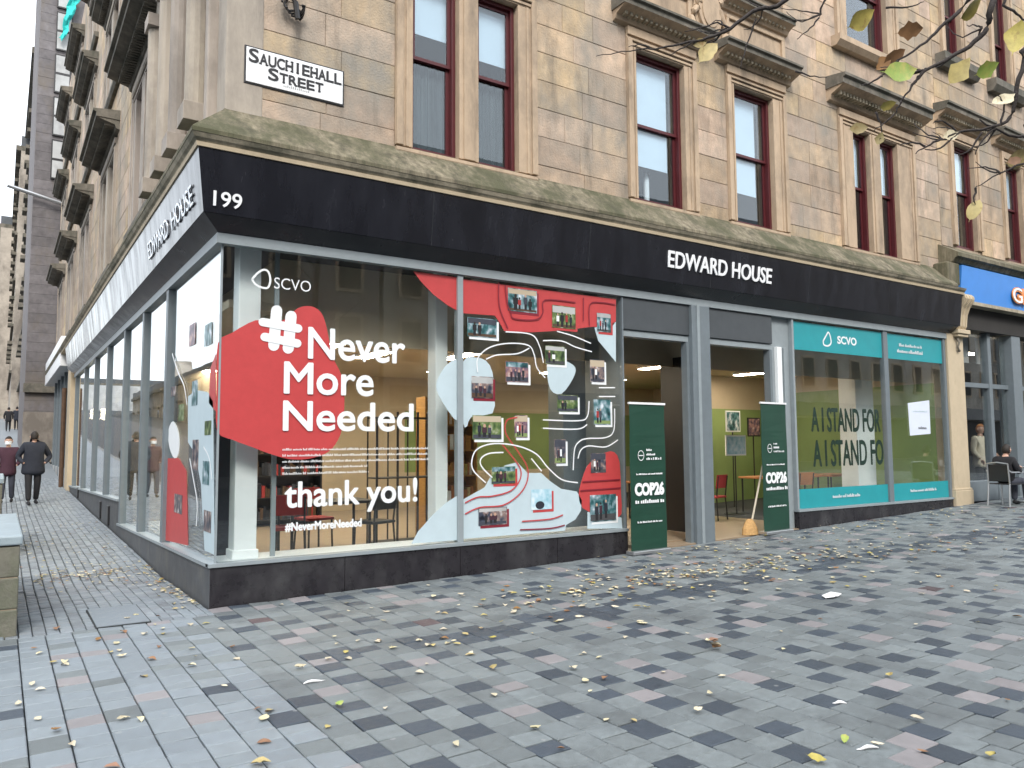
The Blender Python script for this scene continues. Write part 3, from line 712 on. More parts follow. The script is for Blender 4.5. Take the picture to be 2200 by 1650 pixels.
# vents in the side plinth
for yy, hh in ((8.9, .36), (10.4, .34), (16.1, .26)):
    b = MB(); b.box(-.03, .03, yy-.16, yy+.16, G(-.1, yy)+.03, G(-.1, yy)+hh+.05, 'black_metal'); b.build('plinth_vent', shop, bevel=.01)
# glass panes, front
def pane(T, s0, s1, z0, z1, name='glass_pane', par=None, mt='shop_glass'):
    return slab(T, s0, s1, GL-.010, GL, z0, z1, mt, name, par or shop)
p1 = pane(FR, .075, 2.94, .445, 3.82); p2 = pane(FR, 3.02, 5.695, .445, 3.82)
p3 = pane(FR, 9.67, 12.42, .51, 3.80); p4 = pane(FR, 12.56, 14.62, .51, 3.80)
for a, c in ((2.94, 3.02),): slab(FR, a, c, GL-.06, GL+.04, .445, 3.822, 'grey_frame_light', 'mullion', shop, bevel=.004)
slab(FR, 12.42, 12.56, GL-.06, GL+.04, .51, 3.822, 'grey_frame', 'mullion', shop, bevel=.004)
slab(FR, 14.62, 14.70, GL-.06, GL+.04, .51, 3.822, 'grey_frame', 'mullion', shop, bevel=.004)
slab(FR, 9.62, 9.67, GL-.06, GL+.04, .51, 3.822, 'grey_frame_light', 'mullion', shop, bevel=.004)
q = MB(); q.box(.052, .073, .052, .073, .445, 3.82, 'grey_frame_light'); q.build('corner_trim', shop)
# side glazing with posts
POSTS = [(2.9, 3.35), (5.05, 5.75), (7.3, 8.0), (10.0, 10.7), (12.65, 13.5), (15.4, 16.2), (18.4, 19.3)]
prev = .075; side_panes = []
for a, c in POSTS:
    z0 = .45-.023*prev if prev < 7.4 else .72-.0176*(prev-7.5)
    cc = a+.16
    zlo = (.405-.023*cc if cc < 7.6 else .66-.0176*(cc-7.5))
    side_panes.append(pane(SD, prev, a, zlo+.03, 3.82))
    slab(SD, a, a+.16, GL-.10, GL+.055, zlo-.06 if a < 7.2 else zlo+.03, 3.822, 'grey_frame', 'mullion', shop, bevel=.004)
    prev = a+.16
# end pier of side shop, with dark drainpipe
q = MB(); q.box(-.08, .3, 19.3, 20.4, -.1, 4.7, 'pilaster_paint'); q.build('end_pier', bld, bevel=.01)
q = MB(); q.tube([(-.16, 20.55, .2), (-.16, 20.55, 3.6)], .07, 'rust', 8); q.build('downpipe', bld)
# doors zone
slab(FR, 7.10, 7.50, -.09, .03, .05, 3.822, 'grey_frame', 'door_post', shop, bevel=.008)
slab(FR, 7.20, 7.26, .03, .045, .05, 3.82, 'grey_frame_light', 'post_bead', shop)
slab(FR, 5.725, 7.10, -.28, -.03, 3.34, 3.82, 'frame_dark', 'shutter_box', shop, bevel=.01)
slab(FR, 7.50, 9.10, -.28, -.03, 3.34, 3.82, 'frame_dark', 'shutter_box', shop, bevel=.01)
for a, c in ((5.725, 7.10), (7.5, 9.1)):
    slab(FR, a, c, -.20, -.06, 3.24, 3.335, 'grey_frame_light', 'door_head', shop, bevel=.004)
slab(FR, 7.04, 7.098, -.16, -.04, .08, 3.24, 'grey_frame', 'door_jamb', shop)
slab(FR, 7.502, 7.56, -.16, -.04, .1, 3.24, 'grey_frame', 'door_jamb', shop)
q = MB(); q.box(7.60, 7.65, .25, 1.20, .2, 3.1, 'black_metal'); dl = q.build('open_door', shop)
q = MB(); q.tube([(7.70, .75, 1.1), (7.70, .75, 1.5)], .02, 'steel', 8); q.build('door_handle', dl)
slab(FR, 9.04, 9.10, -.18, -.05, .12, 3.24, 'grey_frame', 'door_jamb', shop)
q = MB(); tb(q, FR, 9.10, 9.62, -.22, -.10, .15, 3.822, 'grey_frame_light'); tb(q, FR, 9.22, 9.34, -.10, -.03, .15, 3.3, 'room_white'); tb(q, FR, 9.42, 9.50, -.10, -.05, .15, 3.3, 'grey_frame_light'); q.build('return_panel', shop, bevel=.006)
q = MB(); q.hexa([(5.73, .0, .02), (9.6, .0, .10), (9.6, 1.4, .14), (5.73, 1.4, .10), (5.73, .0, G(5.7, 0)+.012), (9.6, .0, G(9.6, 0)+.012), (9.6, 1.4, .23), (5.73, 1.4, .16)], 'room_floor'); q.build('threshold', shop)

# ---- window graphics (flat vinyl on the outside of the glass)
DEC = GL+.003
def decal(par, T, on, pts, m, name, o=DEC, th=.002):
    ring = [T(*( (lambda q: (q[0], o, q[1]))(on(u, v)))) for u, v in pts]
    b = MB(); off = Vector(T(0, th, 0))-Vector(T(0, 0, 0)); b.prism(ring, off, m); return b.build(name, par)
on1 = lambda u, v: onY(u, v, -DEC)
onS = lambda u, v: onX(u, v, -DEC)
def smooth(pts, closed=True, k=4):
    out = []; n = len(pts)
    rng = range(n) if closed else range(n-1)
    for i in rng:
        if closed: p0, p1, p2, p3 = pts[i-1], pts[i], pts[(i+1) % n], pts[(i+2) % n]
        else: p0, p1, p2, p3 = pts[max(i-1, 0)], pts[i], pts[i+1], pts[min(i+2, n-1)]
        for j in range(k):
            t = j/k
            out.append(tuple(.5*((2*p1[c])+(-p0[c]+p2[c])*t+(2*p0[c]-5*p1[c]+4*p2[c]-p3[c])*t*t+(-p0[c]+3*p1[c]-3*p2[c]+p3[c])*t**3) for c in (0, 1)))
    if not closed: out.append(pts[-1])
    return out
def stroke(par, T, on, pts, wd, m, name, o, th=.0015):
    q = [on(u, v) for u, v in smooth(pts, False, 5)]
    b = MB(); L_, R_ = [], []
    for i, p in enumerate(q):
        a, c = q[max(i-1, 0)], q[min(i+1, len(q)-1)]; dx, dz = c[0]-a[0], c[1]-a[1]; l = math.hypot(dx, dz) or 1
        nx, nz_ = -dz/l*wd/2, dx/l*wd/2; L_.append((p[0]+nx, p[1]+nz_)); R_.append((p[0]-nx, p[1]-nz_))
    for i in range(len(q)-1):
        b.hexa([T(L_[i][0], o, L_[i][1]), T(R_[i][0], o, R_[i][1]), T(R_[i+1][0], o, R_[i+1][1]), T(L_[i+1][0], o, L_[i+1][1]),
                T(L_[i][0], o+th, L_[i][1]), T(R_[i][0], o+th, R_[i][1]), T(R_[i+1][0], o+th, R_[i+1][1]), T(L_[i+1][0], o+th, L_[i+1][1])], m)
    return b.build(name, par)
D2, D3, D4 = DEC+.004, DEC+.008, DEC+.012
decal(p1, FR, on1, smooth([(468, 738), (498, 715), (549, 688), (580, 694), (612, 686), (640, 662), (668, 658), (690, 672), (702, 705), (714, 765), (733, 805), (740, 855), (735, 920), (720, 955), (698, 975), (660, 986), (620, 986), (580, 975), (540, 960), (500, 945), (466, 924), (466, 830)], True, 3), 'vinyl_red', 'red_blob')
# hash: rounded bars
def oval(par, u0, v0, u1, v1, wpx, m, o, name='hash_bar'):
    n = 9; dx, dy = u1-u0, v1-v0; l = math.hypot(dx, dy); ax, ay = dx/l, dy/l; px, py = -ay, ax; pts = []
    for i in range(n): t = math.pi*(i/(n-1)-.5); pts.append((u1+(ax*math.cos(t)+px*math.sin(t))*wpx, v1+(ay*math.cos(t)+py*math.sin(t))*wpx))
    for i in range(n): t = math.pi*(i/(n-1)+.5); pts.append((u0+(ax*math.cos(t)+px*math.sin(t))*wpx, v0+(ay*math.cos(t)+py*math.sin(t))*wpx))
    decal(par, FR, on1, pts, m, name, o)
oval(p1, 594, 668, 588, 742, 12, 'vinyl_white', D2); oval(p1, 625, 680, 619, 748, 12, 'vinyl_white', D2)
oval(p1, 564, 692, 640, 706, 9, 'vinyl_white', D3); oval(p1, 568, 724, 638, 738, 9, 'vinyl_white', D3)
def ftext(body, u0, v0, u1, v1, par, m='vinyl_white', bold=.0, o=D4, name='lettering', heavy=0):
    """u0,v0 bottom-left; u1,v1 the top above the left edge"""
    a, z0 = onY(u0, v0, .06); _, z1 = onY(u0, v1, .06); c, _ = onY(u1, v0, .06)
    return text(body, FR, a, c, z0, z1, o, .0015, m, name, par, bold=bold, heavy=heavy)
ftext('Never', 662, 770, 868, 704, p1, heavy=.009); ftext('More', 610, 845, 800, 778, p1, heavy=.009)
ftext('Needed', 608, 925, 886, 862, p1, heavy=.009)
ftext('thank you!', 611, 1108, 894, 1036, p1, heavy=.008)
ftext('#NeverMoreNeeded', 612, 1143, 775, 1124, p1, heavy=.005)
ftext('SCVO', 588, 620, 667, 596, p1, bold=-.005)
def ring_logo(par, pts, o, wd=.018, m='vinyl_white', name='logo_drop'): stroke(par, FR, on1, pts+[pts[0]], wd, m, name, o)
ring_logo(p1, [(541, 600), (553, 587), (566, 580), (576, 585), (580, 602), (575, 618), (562, 618), (548, 611)], D4, .022)
def small_lines(par, u0, u1, v, n, h, m='vinyl_white', name='small_print', o=D4, y=.06, slope=0.0):
    """words too small to read: a row of little strokes"""
    x0, z = onY(u0, v, y); x1, _ = onY(u1, v, y); b = MB(); x = x0
    while x < x1:
        wl = random.uniform(.04, .16)*h/.03; e = min(x+wl, x1); xx = x
        while xx < e:
            hh = h*random.choice((.6, .6, .75, 1.0)); tb(b, FR, xx, xx+h*.28, o, o+.001, z, z+hh, m); xx += h*.5
        x = e+h*.55
    return b.build(name, par, kind='stuff')
for v in (968, 981, 994, 1007, 1020): small_lines(p1, 606, 918 if v < 1000 else 790, v, 1, .026)
decal(p1, FR, on1, [(888, 583), (983, 596), (983, 668), (960, 655), (930, 632), (905, 606)], 'vinyl_red', 'red_corner')
decal(p1, FR, on1, smooth([(984, 774), (962, 782), (945, 805), (937, 832), (952, 866), (984, 905), (984, 840)], True, 3), 'vinyl_pale', 'pale_shape')
decal(p1, FR, on1, [(884, 1168), (898, 1142), (930, 1106), (958, 1080), (984, 1064), (984, 1160)], 'vinyl_pale', 'pale_shape')
decal(p2, FR, on1, [(994, 600), (1323, 643), (1323, 690), (1312, 706), (1273, 702), (1240, 706), (1196, 711), (1142, 714), (1083, 711), (1070, 688), (1063, 678), (994, 673)], 'vinyl_red', 'red_blob')
decal(p2, FR, on1, [(1277, 704), (1323, 692), (1323, 778), (1300, 750), (1285, 732)], 'vinyl_pale', 'pale_shape')
decal(p2, FR, on1, smooth([(994, 778), (1020, 768), (1044, 775), (1058, 800), (1062, 850), (1058, 888), (1012, 896), (1004, 915), (994, 905)], True, 2), 'vinyl_pale', 'pale_shape')
decal(p2, FR, on1, smooth([(1175, 788), (1190, 776), (1215, 776), (1236, 790), (1230, 815), (1206, 846), (1182, 836)], True, 3), 'vinyl_pale', 'pale_shape')
decal(p2, FR, on1, [(995, 1073), (1041, 1047), (1053, 1025), (1085, 1000), (1111, 993), (1133, 1016), (1162, 1016), (1182, 1034), (1205, 1050), (1239, 1056), (1250, 1075), (1248, 1097), (1236, 1116), (1216, 1128), (1214, 1140), (995, 1158)], 'vinyl_pale', 'pale_shape')
decal(p2, FR, on1, smooth([(1261, 1002), (1278, 985), (1301, 972), (1319, 971), (1331, 993), (1334, 1060), (1335, 1104), (1318, 1112), (1285, 1106), (1252, 1092), (1243, 1065), (1248, 1038)], True, 2), 'vinyl_red', 'red_blob')
decal(p2, FR, on1, [(1262, 1100), (1335, 1112), (1337, 1135), (1262, 1136)], 'vinyl_pale', 'pale_shape')
TILES = [(1090, 618, 1152, 667, 'tl', 'vinyl_dark_red'), (1185, 655, 1235, 703, 'grn', 'vinyl_red'), (1281, 672, 1311, 712, 'tl', 'vinyl_red'), (1003, 681, 1066, 722, 'tl', 'vinyl_white'),
         (1012, 808, 1058, 855, 'dk', 'vinyl_dark_red'), (1085, 776, 1134, 820, 'ppl', 'vinyl_white'), (1170, 742, 1212, 782, 'grn', 'vinyl_white'), (1196, 848, 1240, 884, 'grn', 'vinyl_white'),
         (1266, 772, 1297, 820, 'dk', 'vinyl_white'), (1274, 858, 1310, 912, 'tl', 'vinyl_white'), (1014, 892, 1076, 944, 'grn', 'vinyl_white'), (1104, 892, 1132, 940, 'ppl', 'vinyl_white'),
         (1055, 1003, 1106, 1040, 'grn', 'vinyl_red'), (1190, 944, 1214, 996, 'dk', 'vinyl_white'), (1268, 974, 1300, 1016, 'dk', 'vinyl_red'), (1027, 1092, 1088, 1130, 'dk', 'vinyl_dark_red'),
         (1140, 1052, 1184, 1096, 'lb', 'vinyl_red'), (1266, 1064, 1322, 1122, 'tl', 'vinyl_white')]
for i, (a, c, d, e, k, bd) in enumerate(TILES):
    x0, z1 = onY(a, c, .06); x1, _ = onY(d, c, .06); _, z0 = onY(a, e, .06)
    slab(FR, x0+.03, x1+.035, D2, D2+.001, z0-.035, z1-.03, bd, 'print_border', p2)
    q = MB(); tb(q, FR, x0, x1, D3+.001, D3+.002, z0, z1, 'print_'+k)
    w_, h_ = x1-x0, z1-z0; rr = random.Random(i)
    if k != 'lb':       # what the little photographs show: pale sky or wall on top, ground below, a few dark figures
        tb(q, FR, x0+w_*.02, x1-w_*.02, D3+.0021, D3+.0023, z0+h_*rr.uniform(.66, .78), z1-h_*.03, rr.choice(['far_grey', 'denim', 'print_tl', 'room_wall']))
        tb(q, FR, x0+w_*.02, x1-w_*.02, D3+.0021, D3+.0023, z0+h_*.03, z0+h_*rr.uniform(.12, .28), rr.choice(['denim', 'room_green', 'asphalt', 'rust']))
        for f in range(rr.choice((2, 3, 3, 4))):
            cx_ = x0+w_*(.16+.70*(f+.3*rr.random())/4+.05); hh = h_*rr.uniform(.50, .72); fw_ = w_*rr.uniform(.05, .085); zb_ = z0+h_*rr.uniform(.04, .12); cm = rr.choice(['navy_cloth', 'black_cloth', 'plum_cloth', 'room_white', 'red_fabric', 'denim'])
            tb(q, FR, cx_-fw_, cx_+fw_, D3+.0025, D3+.0028, zb_+hh*.35, zb_+hh*.78, cm); tb(q, FR, cx_-fw_*.7, cx_+fw_*.7, D3+.0025, D3+.0028, zb_, zb_+hh*.35, 'black_cloth')
            q.prism([FR(cx_+fw_*.55*math.cos(a_*math.pi/4), D3+.0025, zb_+hh*.89+fw_*.7*math.sin(a_*math.pi/4)) for a_ in range(8)], (0, -.0003, 0), rr.choice(['skin', 'skin', 'hair']))
    else:
        q.prism([FR(x0+w_*.42+w_*.22*math.cos(a_*math.pi/6), D3+.0022, z0+h_*.22+h_*.2*math.sin(a_*math.pi/6)) for a_ in range(12)], (0, -.0003, 0), 'navy_cloth')
    q.build('photo_print', p2)
for pts, m in (([(1025, 800), (1025, 770), (1050, 747), (1090, 738), (1133, 742), (1146, 762), (1152, 790), (1170, 812)], 'vinyl_white'), ([(1043, 772), (1066, 763), (1110, 760), (1136, 748)], 'vinyl_white'),
               ([(1085, 713), (1140, 719), (1158, 745), (1166, 780)], 'vinyl_white'), ([(1165, 732), (1205, 733), (1235, 746), (1270, 756)], 'vinyl_white'), ([(1195, 712), (1230, 722), (1268, 738)], 'vinyl_white'),
               ([(1110, 897), (1088, 903), (1085, 930), (1108, 965), (1130, 1000), (1132, 1030), (1116, 1060), (1080, 1085), (1030, 1090), (998, 1104)], 'vinyl_red'),
               ([(1078, 955), (1100, 982), (1117, 1008), (1115, 1032), (1095, 1055), (1055, 1066), (1025, 1068), (998, 1080)], 'vinyl_red'),
               ([(1042, 1037), (1015, 1010), (1013, 985), (1025, 964), (1060, 953), (1110, 958), (1150, 975), (1175, 1004), (1205, 1030), (1240, 1037)], 'vinyl_white'),
               ([(1056, 1026), (1033, 1002), (1032, 985), (1050, 974), (1080, 972)], 'vinyl_white'), ([(1140, 985), (1162, 1012)], 'vinyl_white'),
               ([(1165, 902), (1240, 904), (1260, 895), (1264, 862)], 'vinyl_white'), ([(1165, 920), (1238, 922), (1260, 912)], 'vinyl_white'),
               ([(1230, 1010), (1233, 965), (1244, 948), (1262, 942), (1300, 940), (1317, 925), (1319, 878)], 'vinyl_white'), ([(1240, 985), (1247, 966), (1264, 958), (1300, 960), (1326, 945)], 'vinyl_white'),
               ([(1120, 1120), (1180, 1115), (1208, 1106)], 'vinyl_red'), ([(1116, 1138), (1180, 1135), (1212, 1128)], 'vinyl_dark_red'),
               ([(1070, 608), (1072, 660), (1090, 706)], 'vinyl_dark_red'), ([(1084, 612), (1088, 650), (1096, 672), (1104, 685), (1150, 687), (1165, 672), (1170, 645), (1235, 650)], 'vinyl_dark_red'),
               ([(1252, 640), (1252, 690)], 'vinyl_dark_red'), ([(1265, 700), (1266, 655), (1290, 650), (1320, 655)], 'vinyl_dark_red'),
               ([(1250, 1035), (1330, 1030)], 'vinyl_dark_red'), ([(1246, 1054), (1332, 1048)], 'vinyl_dark_red'), ([(1285, 833), (1320, 833)], 'vinyl_white'), ([(1285, 852), (1320, 852)], 'vinyl_white')):
    stroke(p2, FR, on1, pts, .017, m, 'road_line', D4+.002+random.random()*.004)
# side pane near the corner
sp = side_panes[0]
decal(sp, SD, onS, [(353, 985), (384, 984), (401, 1012), (404, 1172), (353, 1160)], 'vinyl_red', 'red_blob')
decal(sp, SD, onS, smooth([(372, 905), (384, 930), (385, 970), (375, 985), (364, 960), (362, 925)], True, 3), 'vinyl_white', 'pale_shape')
decal(sp, SD, onS, [(404, 852), (422, 838), (446, 842), (458, 862), (461, 1192), (440, 1183), (432, 1040), (420, 975), (404, 950)], 'vinyl_pale', 'pale_shape')
stroke(sp, SD, onS, [(410, 985), (418, 1030), (426, 1080), (424, 1130)], .03, 'vinyl_white', 'road_line', D4)
stroke(sp, SD, onS, [(372, 760), (385, 800), (398, 830), (404, 870)], .03, 'vinyl_white', 'road_line', D4)
stroke(sp, SD, onS, [(440, 960), (452, 985), (458, 1030)], .02, 'vinyl_white', 'road_line', D4)
decal(sp, SD, onS, [(452, 792), (464, 760), (464, 884), (449, 866)], 'vinyl_red', 'red_edge')
for a, c, d, e, k in ((413, 820, 425, 872, 'tl'), (414, 945, 427, 1010, 'dk'), (368, 832, 378, 852, 'dk'), (440, 905, 454, 935, 'grn'), (438, 1095, 454, 1140, 'dk'), (436, 990, 450, 1040, 'tl'), (384, 870, 396, 905, 'grn'), (407, 700, 420, 745, 'ppl'), (375, 1060, 392, 1100, 'dk'), (440, 700, 455, 745, 'tl')):
    y1_, z1 = onX(a, c, -D2); y0_, _ = onX(d, c, -D2); _, z0 = onX(a, e, -D2)
    q = MB(); tb(q, SD, y0_, y1_, D2, D2+.001, z0, z1, 'print_'+k); q.build('photo_print', sp)
# teal strips
for p, a, c in ((p3, 9.68, 12.41), (p4, 12.57, 14.61)):
    slab(FR, a, c, DEC, DEC+.002, 3.29, 3.79, 'vinyl_teal', 'teal_strip', p); slab(FR, a, c, DEC, DEC+.002, .515, .85, 'vinyl_teal', 'teal_strip', p)
text('SCVO', FR, 10.98, 11.58, 3.47, 3.62, D2, .0015, 'vinyl_white', 'lettering', p3, bold=.03)
ring_logo(p3, [(1768, 733), (1775, 720), (1779, 714), (1783, 722), (1785, 736), (1779, 743), (1770, 741)], D2, .03)
for p, u0, u1, v, h in ((p4, 1930, 1978, 744, .06), (p4, 1926, 1980, 757, .07), (p3, 1788, 1846, 1070, .06), (p4, 1955, 2010, 1057, .055)): small_lines(p, u0, u1, v, 1, h)
q = MB(); ring = [FR(onY(u, v, .05)[0], .0-.05, onY(u, v, .05)[1]) for u, v in ((1950, 866), (1996, 860), (1999, 932), (1955, 936))]
q.prism(ring, (0, -.003, 0), 'paper'); nt_ = q.build('paper_notice', p4)
small_lines(nt_, 1960, 1990, 885, 1, .03, 'vinyl_pale', o=-.045); small_lines(nt_, 1972, 1988, 922, 1, .06, 'black_metal', o=-.045)

# ================================================================== SHOP INTERIOR
def struct(mb, name, **k): o = mb.build(name, **k); o['kind'] = 'structure'; return o
FLO = .16
q = MB(); q.box(.27, 14.7, .27, 8.9, .0, FLO, 'room_floor'); q.box(.27, 6.9, 8.9, 20, .0, FLO, 'room_floor'); struct(q, 'floor')
q = MB(); q.box(.35, 14.7, .95, 8.9, 3.30, 3.40, 'room_ceiling'); q.box(.95, 6.9, 8.9, 20, 3.30, 3.40, 'room_ceiling'); struct(q, 'ceiling')
q = MB(); q.box(.14, 14.7, .14, 8.9, 3.96, 4.0, 'dark_room'); q.box(.14, 6.9, 8.9, 20, 3.96, 4.0, 'dark_room'); struct(q, 'upper_ceiling')
q = MB(); q.box(.9, 14.7, .90, .945, 2.95, 3.95, 'room_wall'); q.box(.90, .945, .945, 20, 2.95, 3.95, 'room_wall'); struct(q, 'bulkhead_wall')
q = MB(); q.box(.3, 6.4, 8.8, 8.9, .1, 3.3, 'room_wall'); q.box(6.4, 14.7, 8.8, 8.9, .1, 1.0, 'room_wall'); q.box(6.4, 14.7, 8.8, 8.9, 1.0, 2.5, 'room_green'); q.box(6.4, 14.7, 8.8, 8.9, 2.5, 3.3, 'room_wall'); q.box(6.8, 6.9, 8.9, 20, .1, 3.3, 'room_wall')
q.box(.3, 6.8, 20, 20.1, .1, 3.9, 'room_wall'); q.box(14.7, 14.8, .3, 8.9, .1, 3.9, 'room_wall'); struct(q, 'back_wall')
q = MB(); q.box(11.6, 14.69, 4.6, 4.7, .1, 2.5, 'room_green'); q.box(11.6, 14.69, 4.6, 4.7, 2.5, 3.3, 'room_wall'); gw = struct(q, 'green_partition')
RW = lambda s, o, z: (14.70-o, -s, z)      # right-hand party wall, seen from the room
ge = MB(); zt = onX(1735, 842, 14.69)[1]; tb(ge, RW, -8.7, -.3, .002, .012, .2, zt, 'room_green'); gep = struct(ge, 'green_party_wall')
for v0, v1, ua, ub, bd in ((927, 878, 1742, 1889, 'A I STAND FOR'), (1000, 946, 1746, 1896, 'A I STAND FO')):
    xa_, _ = onY(ua, v1, .075); xb_, _ = onY(ub, v1, .075); _, z0_ = onY(1815, v0, .075); _, z1_ = onY(1815, v1, .075)
    text(bd, FR, xa_, xb_, z0_, z1_, -.0745, .0015, 'vinyl_dark_green', 'window_lettering', p3, heavy=.012)
# raised window platforms
q = MB(); q.box(.14, 5.66, .14, .80, FLO, .42, 'room_white'); q.box(.14, .80, .80, 7.4, FLO, .28, 'room_white'); q.box(9.7, 14.6, .14, .6, FLO, .48, 'room_white'); struct(q, 'window_floor')
def column(x0, x1, y0, y1, z0, label, m='room_white'):
    q = MB(); q.box(x0, x1, y0, y1, z0, 3.3 if y0 > .95 else 3.95, m); q.box(x0-.02, x1+.02, y0-.02, y1+.02, z0, z0+.10, m)
    tag(q.build('column', bevel=.01), label, 'column')
x0, _ = onY(508, 900, .35); x1, _ = onY(556, 900, .35); column(x0, x1, .35, .6, .42, 'white square column in the shop window nearest the street corner')
x0, _ = onY(936, 900, .55); x1, _ = onY(962, 900, .55); column(x0, x1, .55, .78, .42, 'pale column behind the glass just left of the first mullion')
x0, _ = onY(1840, 900, 1.2); x1, _ = onY(1878, 900, 1.2); column(x0, x1, 1.2, 1.6, FLO, 'white column behind the left teal banded window')
x0, _ = onY(1210, 900, 1.3); x1, _ = onY(1262, 900, 1.3); column(x0, x1, 1.3, 1.7, FLO, 'grey column behind the window covered in photo prints', 'grey_frame')
q = MB(); x0, _ = onY(590, 900, .4)
q.box(x0-.025, x0+.025, .38, .42, .42, 3.9, 'grey_frame_light'); tag(q.build('display_pole'), 'thin pale display pole standing in the shop window behind the red shape', 'pole')
# ceiling lights
def clight(x, y, L_, W_, label, z=3.295, rz=R(90)):
    t = thing('ceiling_light', label, 'ceiling light', (x, y, z), rz, 'lit ceiling lights inside the shop')
    q = MB(); q.box(-L_/2, L_/2, -W_/2, W_/2, -.045, 0, 'room_white'); q.build('housing', t)
    q = MB(); q.box(-L_/2+.02, L_/2-.02, -W_/2+.02, W_/2-.02, -.055, -.046, 'lamp'); q.build('diffuser', t)
LB = 'lit panel light on the shop ceiling '
for i, (x, y, s) in enumerate([(2.5, 3.0, 'seen through the word Never'), (3.6, 4.2, 'behind the glass left of the first mullion'), (3.0, 6.6, 'far back behind the word More'), (5.0, 3.6, 'behind the photo print window, nearest the glass'), (6.0, 6.0, 'behind the photo print window, further back'), (1.6, 5.4, 'over the tables behind the red shape'),
                               (9.6, 3.2, 'in the right doorway, nearest the street'), (11.0, 6.6, 'in the right doorway, at the back'), (8.3, 5.0, 'behind the left green banner'), (12.6, 3.2, 'behind the teal banded window'),
                               (1.8, 9.0, 'behind the side street windows, nearest'), (1.8, 12.5, 'behind the side street windows, middle'), (1.8, 16.0, 'behind the side street windows, farthest')]):
    clight(x, y, 1.2, .3, LB+s)
# wall lamps seen glowing behind the side glass
for i, (u, s) in enumerate([(222, 'nearest the corner'), (200, 'middle one'), (178, 'farthest one')]):
    y, zl = onX(u, 890, .34)
    t = thing('globe_lamp', 'glowing round lamp behind the side street glass, '+s, 'lamp', (.34, y, zl))
    q = MB(); n = 8
    for r_, z_ in (): pass
    me = bpy.data.meshes.new('globe'); bm = bmesh.new(); bmesh.ops.create_icosphere(bm, subdivisions=2, radius=.15); bm.to_mesh(me); bm.free(); me.materials.append(MATS['lamp'])
    g = bpy.data.objects.new('globe', me); COL.objects.link(g); g.parent = t
    q.tube([(0, 0, .16), (0, 0, 1.05)], .008, 'black_metal', 6); q.build('cord', t)
# furniture
def table(x, y, w_, d_, h, top, label, legs='black_metal', z=FLO):
    t = thing('table', label, 'table', (x, y, z))
    q = MB(); q.box(-w_/2, w_/2, -d_/2, d_/2, h-.04, h, top); q.build('table_top', t, bevel=.005)
    for sx in (-1, 1):
        for sy in (-1, 1):
            q = MB(); q.tube([(sx*(w_/2-.06), sy*(d_/2-.06), 0), (sx*(w_/2-.06), sy*(d_/2-.06), h-.04)], .02, legs, 6); q.build('leg', t)
    return t
def chair(x, y, rz, seatm, label, frame='black_metal', group='chairs inside the shop', z=FLO):
    t = thing('chair', label, 'chair', (x, y, z), rz, group)
    q = MB(); q.box(-.21, .21, -.21, .21, .43, .47, seatm); q.build('seat', t, bevel=.012)
    q = MB()
    for i in range(6):
        a = -.21+.07*i; c = a+.07; f = lambda v: .20+.03*math.cos(v*6)*-1
        q.hexa([(a, f(a), .62), (c, f(c), .62), (c, f(c)+.02, .62), (a, f(a)+.02, .62), (a, f(a)+.03, .88), (c, f(c)+.03, .88), (c, f(c)+.05, .88), (a, f(a)+.05, .88)], seatm)
    q.build('backrest', t)
    for sx in (-1, 1):
        q = MB(); q.tube([(sx*.19, -.19, 0), (sx*.18, -.18, .44)], .014, frame, 6); q.build('leg', t)
        q = MB(); q.tube([(sx*.20, .22, 0), (sx*.18, .19, .45), (sx*.19, .24, .86)], .014, frame, 6); q.build('leg', t)
    return t
table(1.9, 1.9, 1.2, .7, .75, 'black_metal', 'dark table behind the thank you lettering')
chair(1.3, 1.5, R(160), 'red_fabric', 'red chair by the dark table behind the thank you lettering, left one')
chair(2.5, 1.6, R(200), 'black_metal', 'black chair at the right of the dark table behind the thank you lettering')
chair(2.0, 2.6, R(10), 'red_fabric', 'red chair on the far side of the dark table behind the thank you lettering')
def rack(x, y, w_, h, d_, label, n=4):
    t = thing('display_rack', label, 'rack', (x, y, FLO))
    for i in range(n):
        q = MB(); a = -w_/2+w_*i/(n-1); q.tube([(a, 0, 0), (a, 0, h-.1 if i in (0, n-1) else h)], .018, 'black_metal', 6); q.build('upright', t)
        q = MB(); q.tube([(a, d_, 0), (a, d_, h)], .012, 'black_metal', 6); q.build('upright', t)
    for z in (.05, h*.5, h-.1):
        q = MB(); q.box(-w_/2, w_/2, -.01, d_, z, z+.02, 'black_metal'); q.build('rail', t)
rack(3.3, 2.2, 1.0, 2.0, .35, 'tall thin black metal rack standing inside the first window')
def shelf(x, y, w_, h, label, m='wood_gold', cont=('wood_orange', 'cream_cloth', 'wood_gold', 'wood_gold', 'room_white', 'leaf_yellow')):
    t = thing('shelf_unit', label, 'shelves', (x, y, FLO))
    q = MB(); q.box(-w_/2, -w_/2+.03, 0, .35, 0, h, m); q.box(w_/2-.03, w_/2, 0, .35, 0, h, m); q.box(-w_/2, w_/2, .33, .35, 0, h, m); q.build('case', t)
    for i in range(6):
        z = .1+(h-.15)*i/5; q = MB(); q.box(-w_/2+.03, w_/2-.03, 0, .33, z, z+.025, m); q.build('shelf', t)
        if i < 5:
            q = MB(); xx = -w_/2+.05
            while xx < w_/2-.1:
                wb = random.uniform(.03, .08); q.box(xx, xx+wb*.9, .04, .25, z+.027, z+.027+random.uniform(.15, .27), random.choice(cont)); xx += wb
            q.build('shelf_contents', t, kind='stuff')
shelf(4.5, 3.0, 1.0, 2.3, 'golden wooden shelf unit behind the first mullion')
shelf(2.6, 6.2, 1.6, 2.2, 'dark shelf unit at the back of the shop behind the lettering', 'black_metal', ('navy_cloth', 'rust', 'black_metal', 'red_fabric', 'denim', 'rust'))
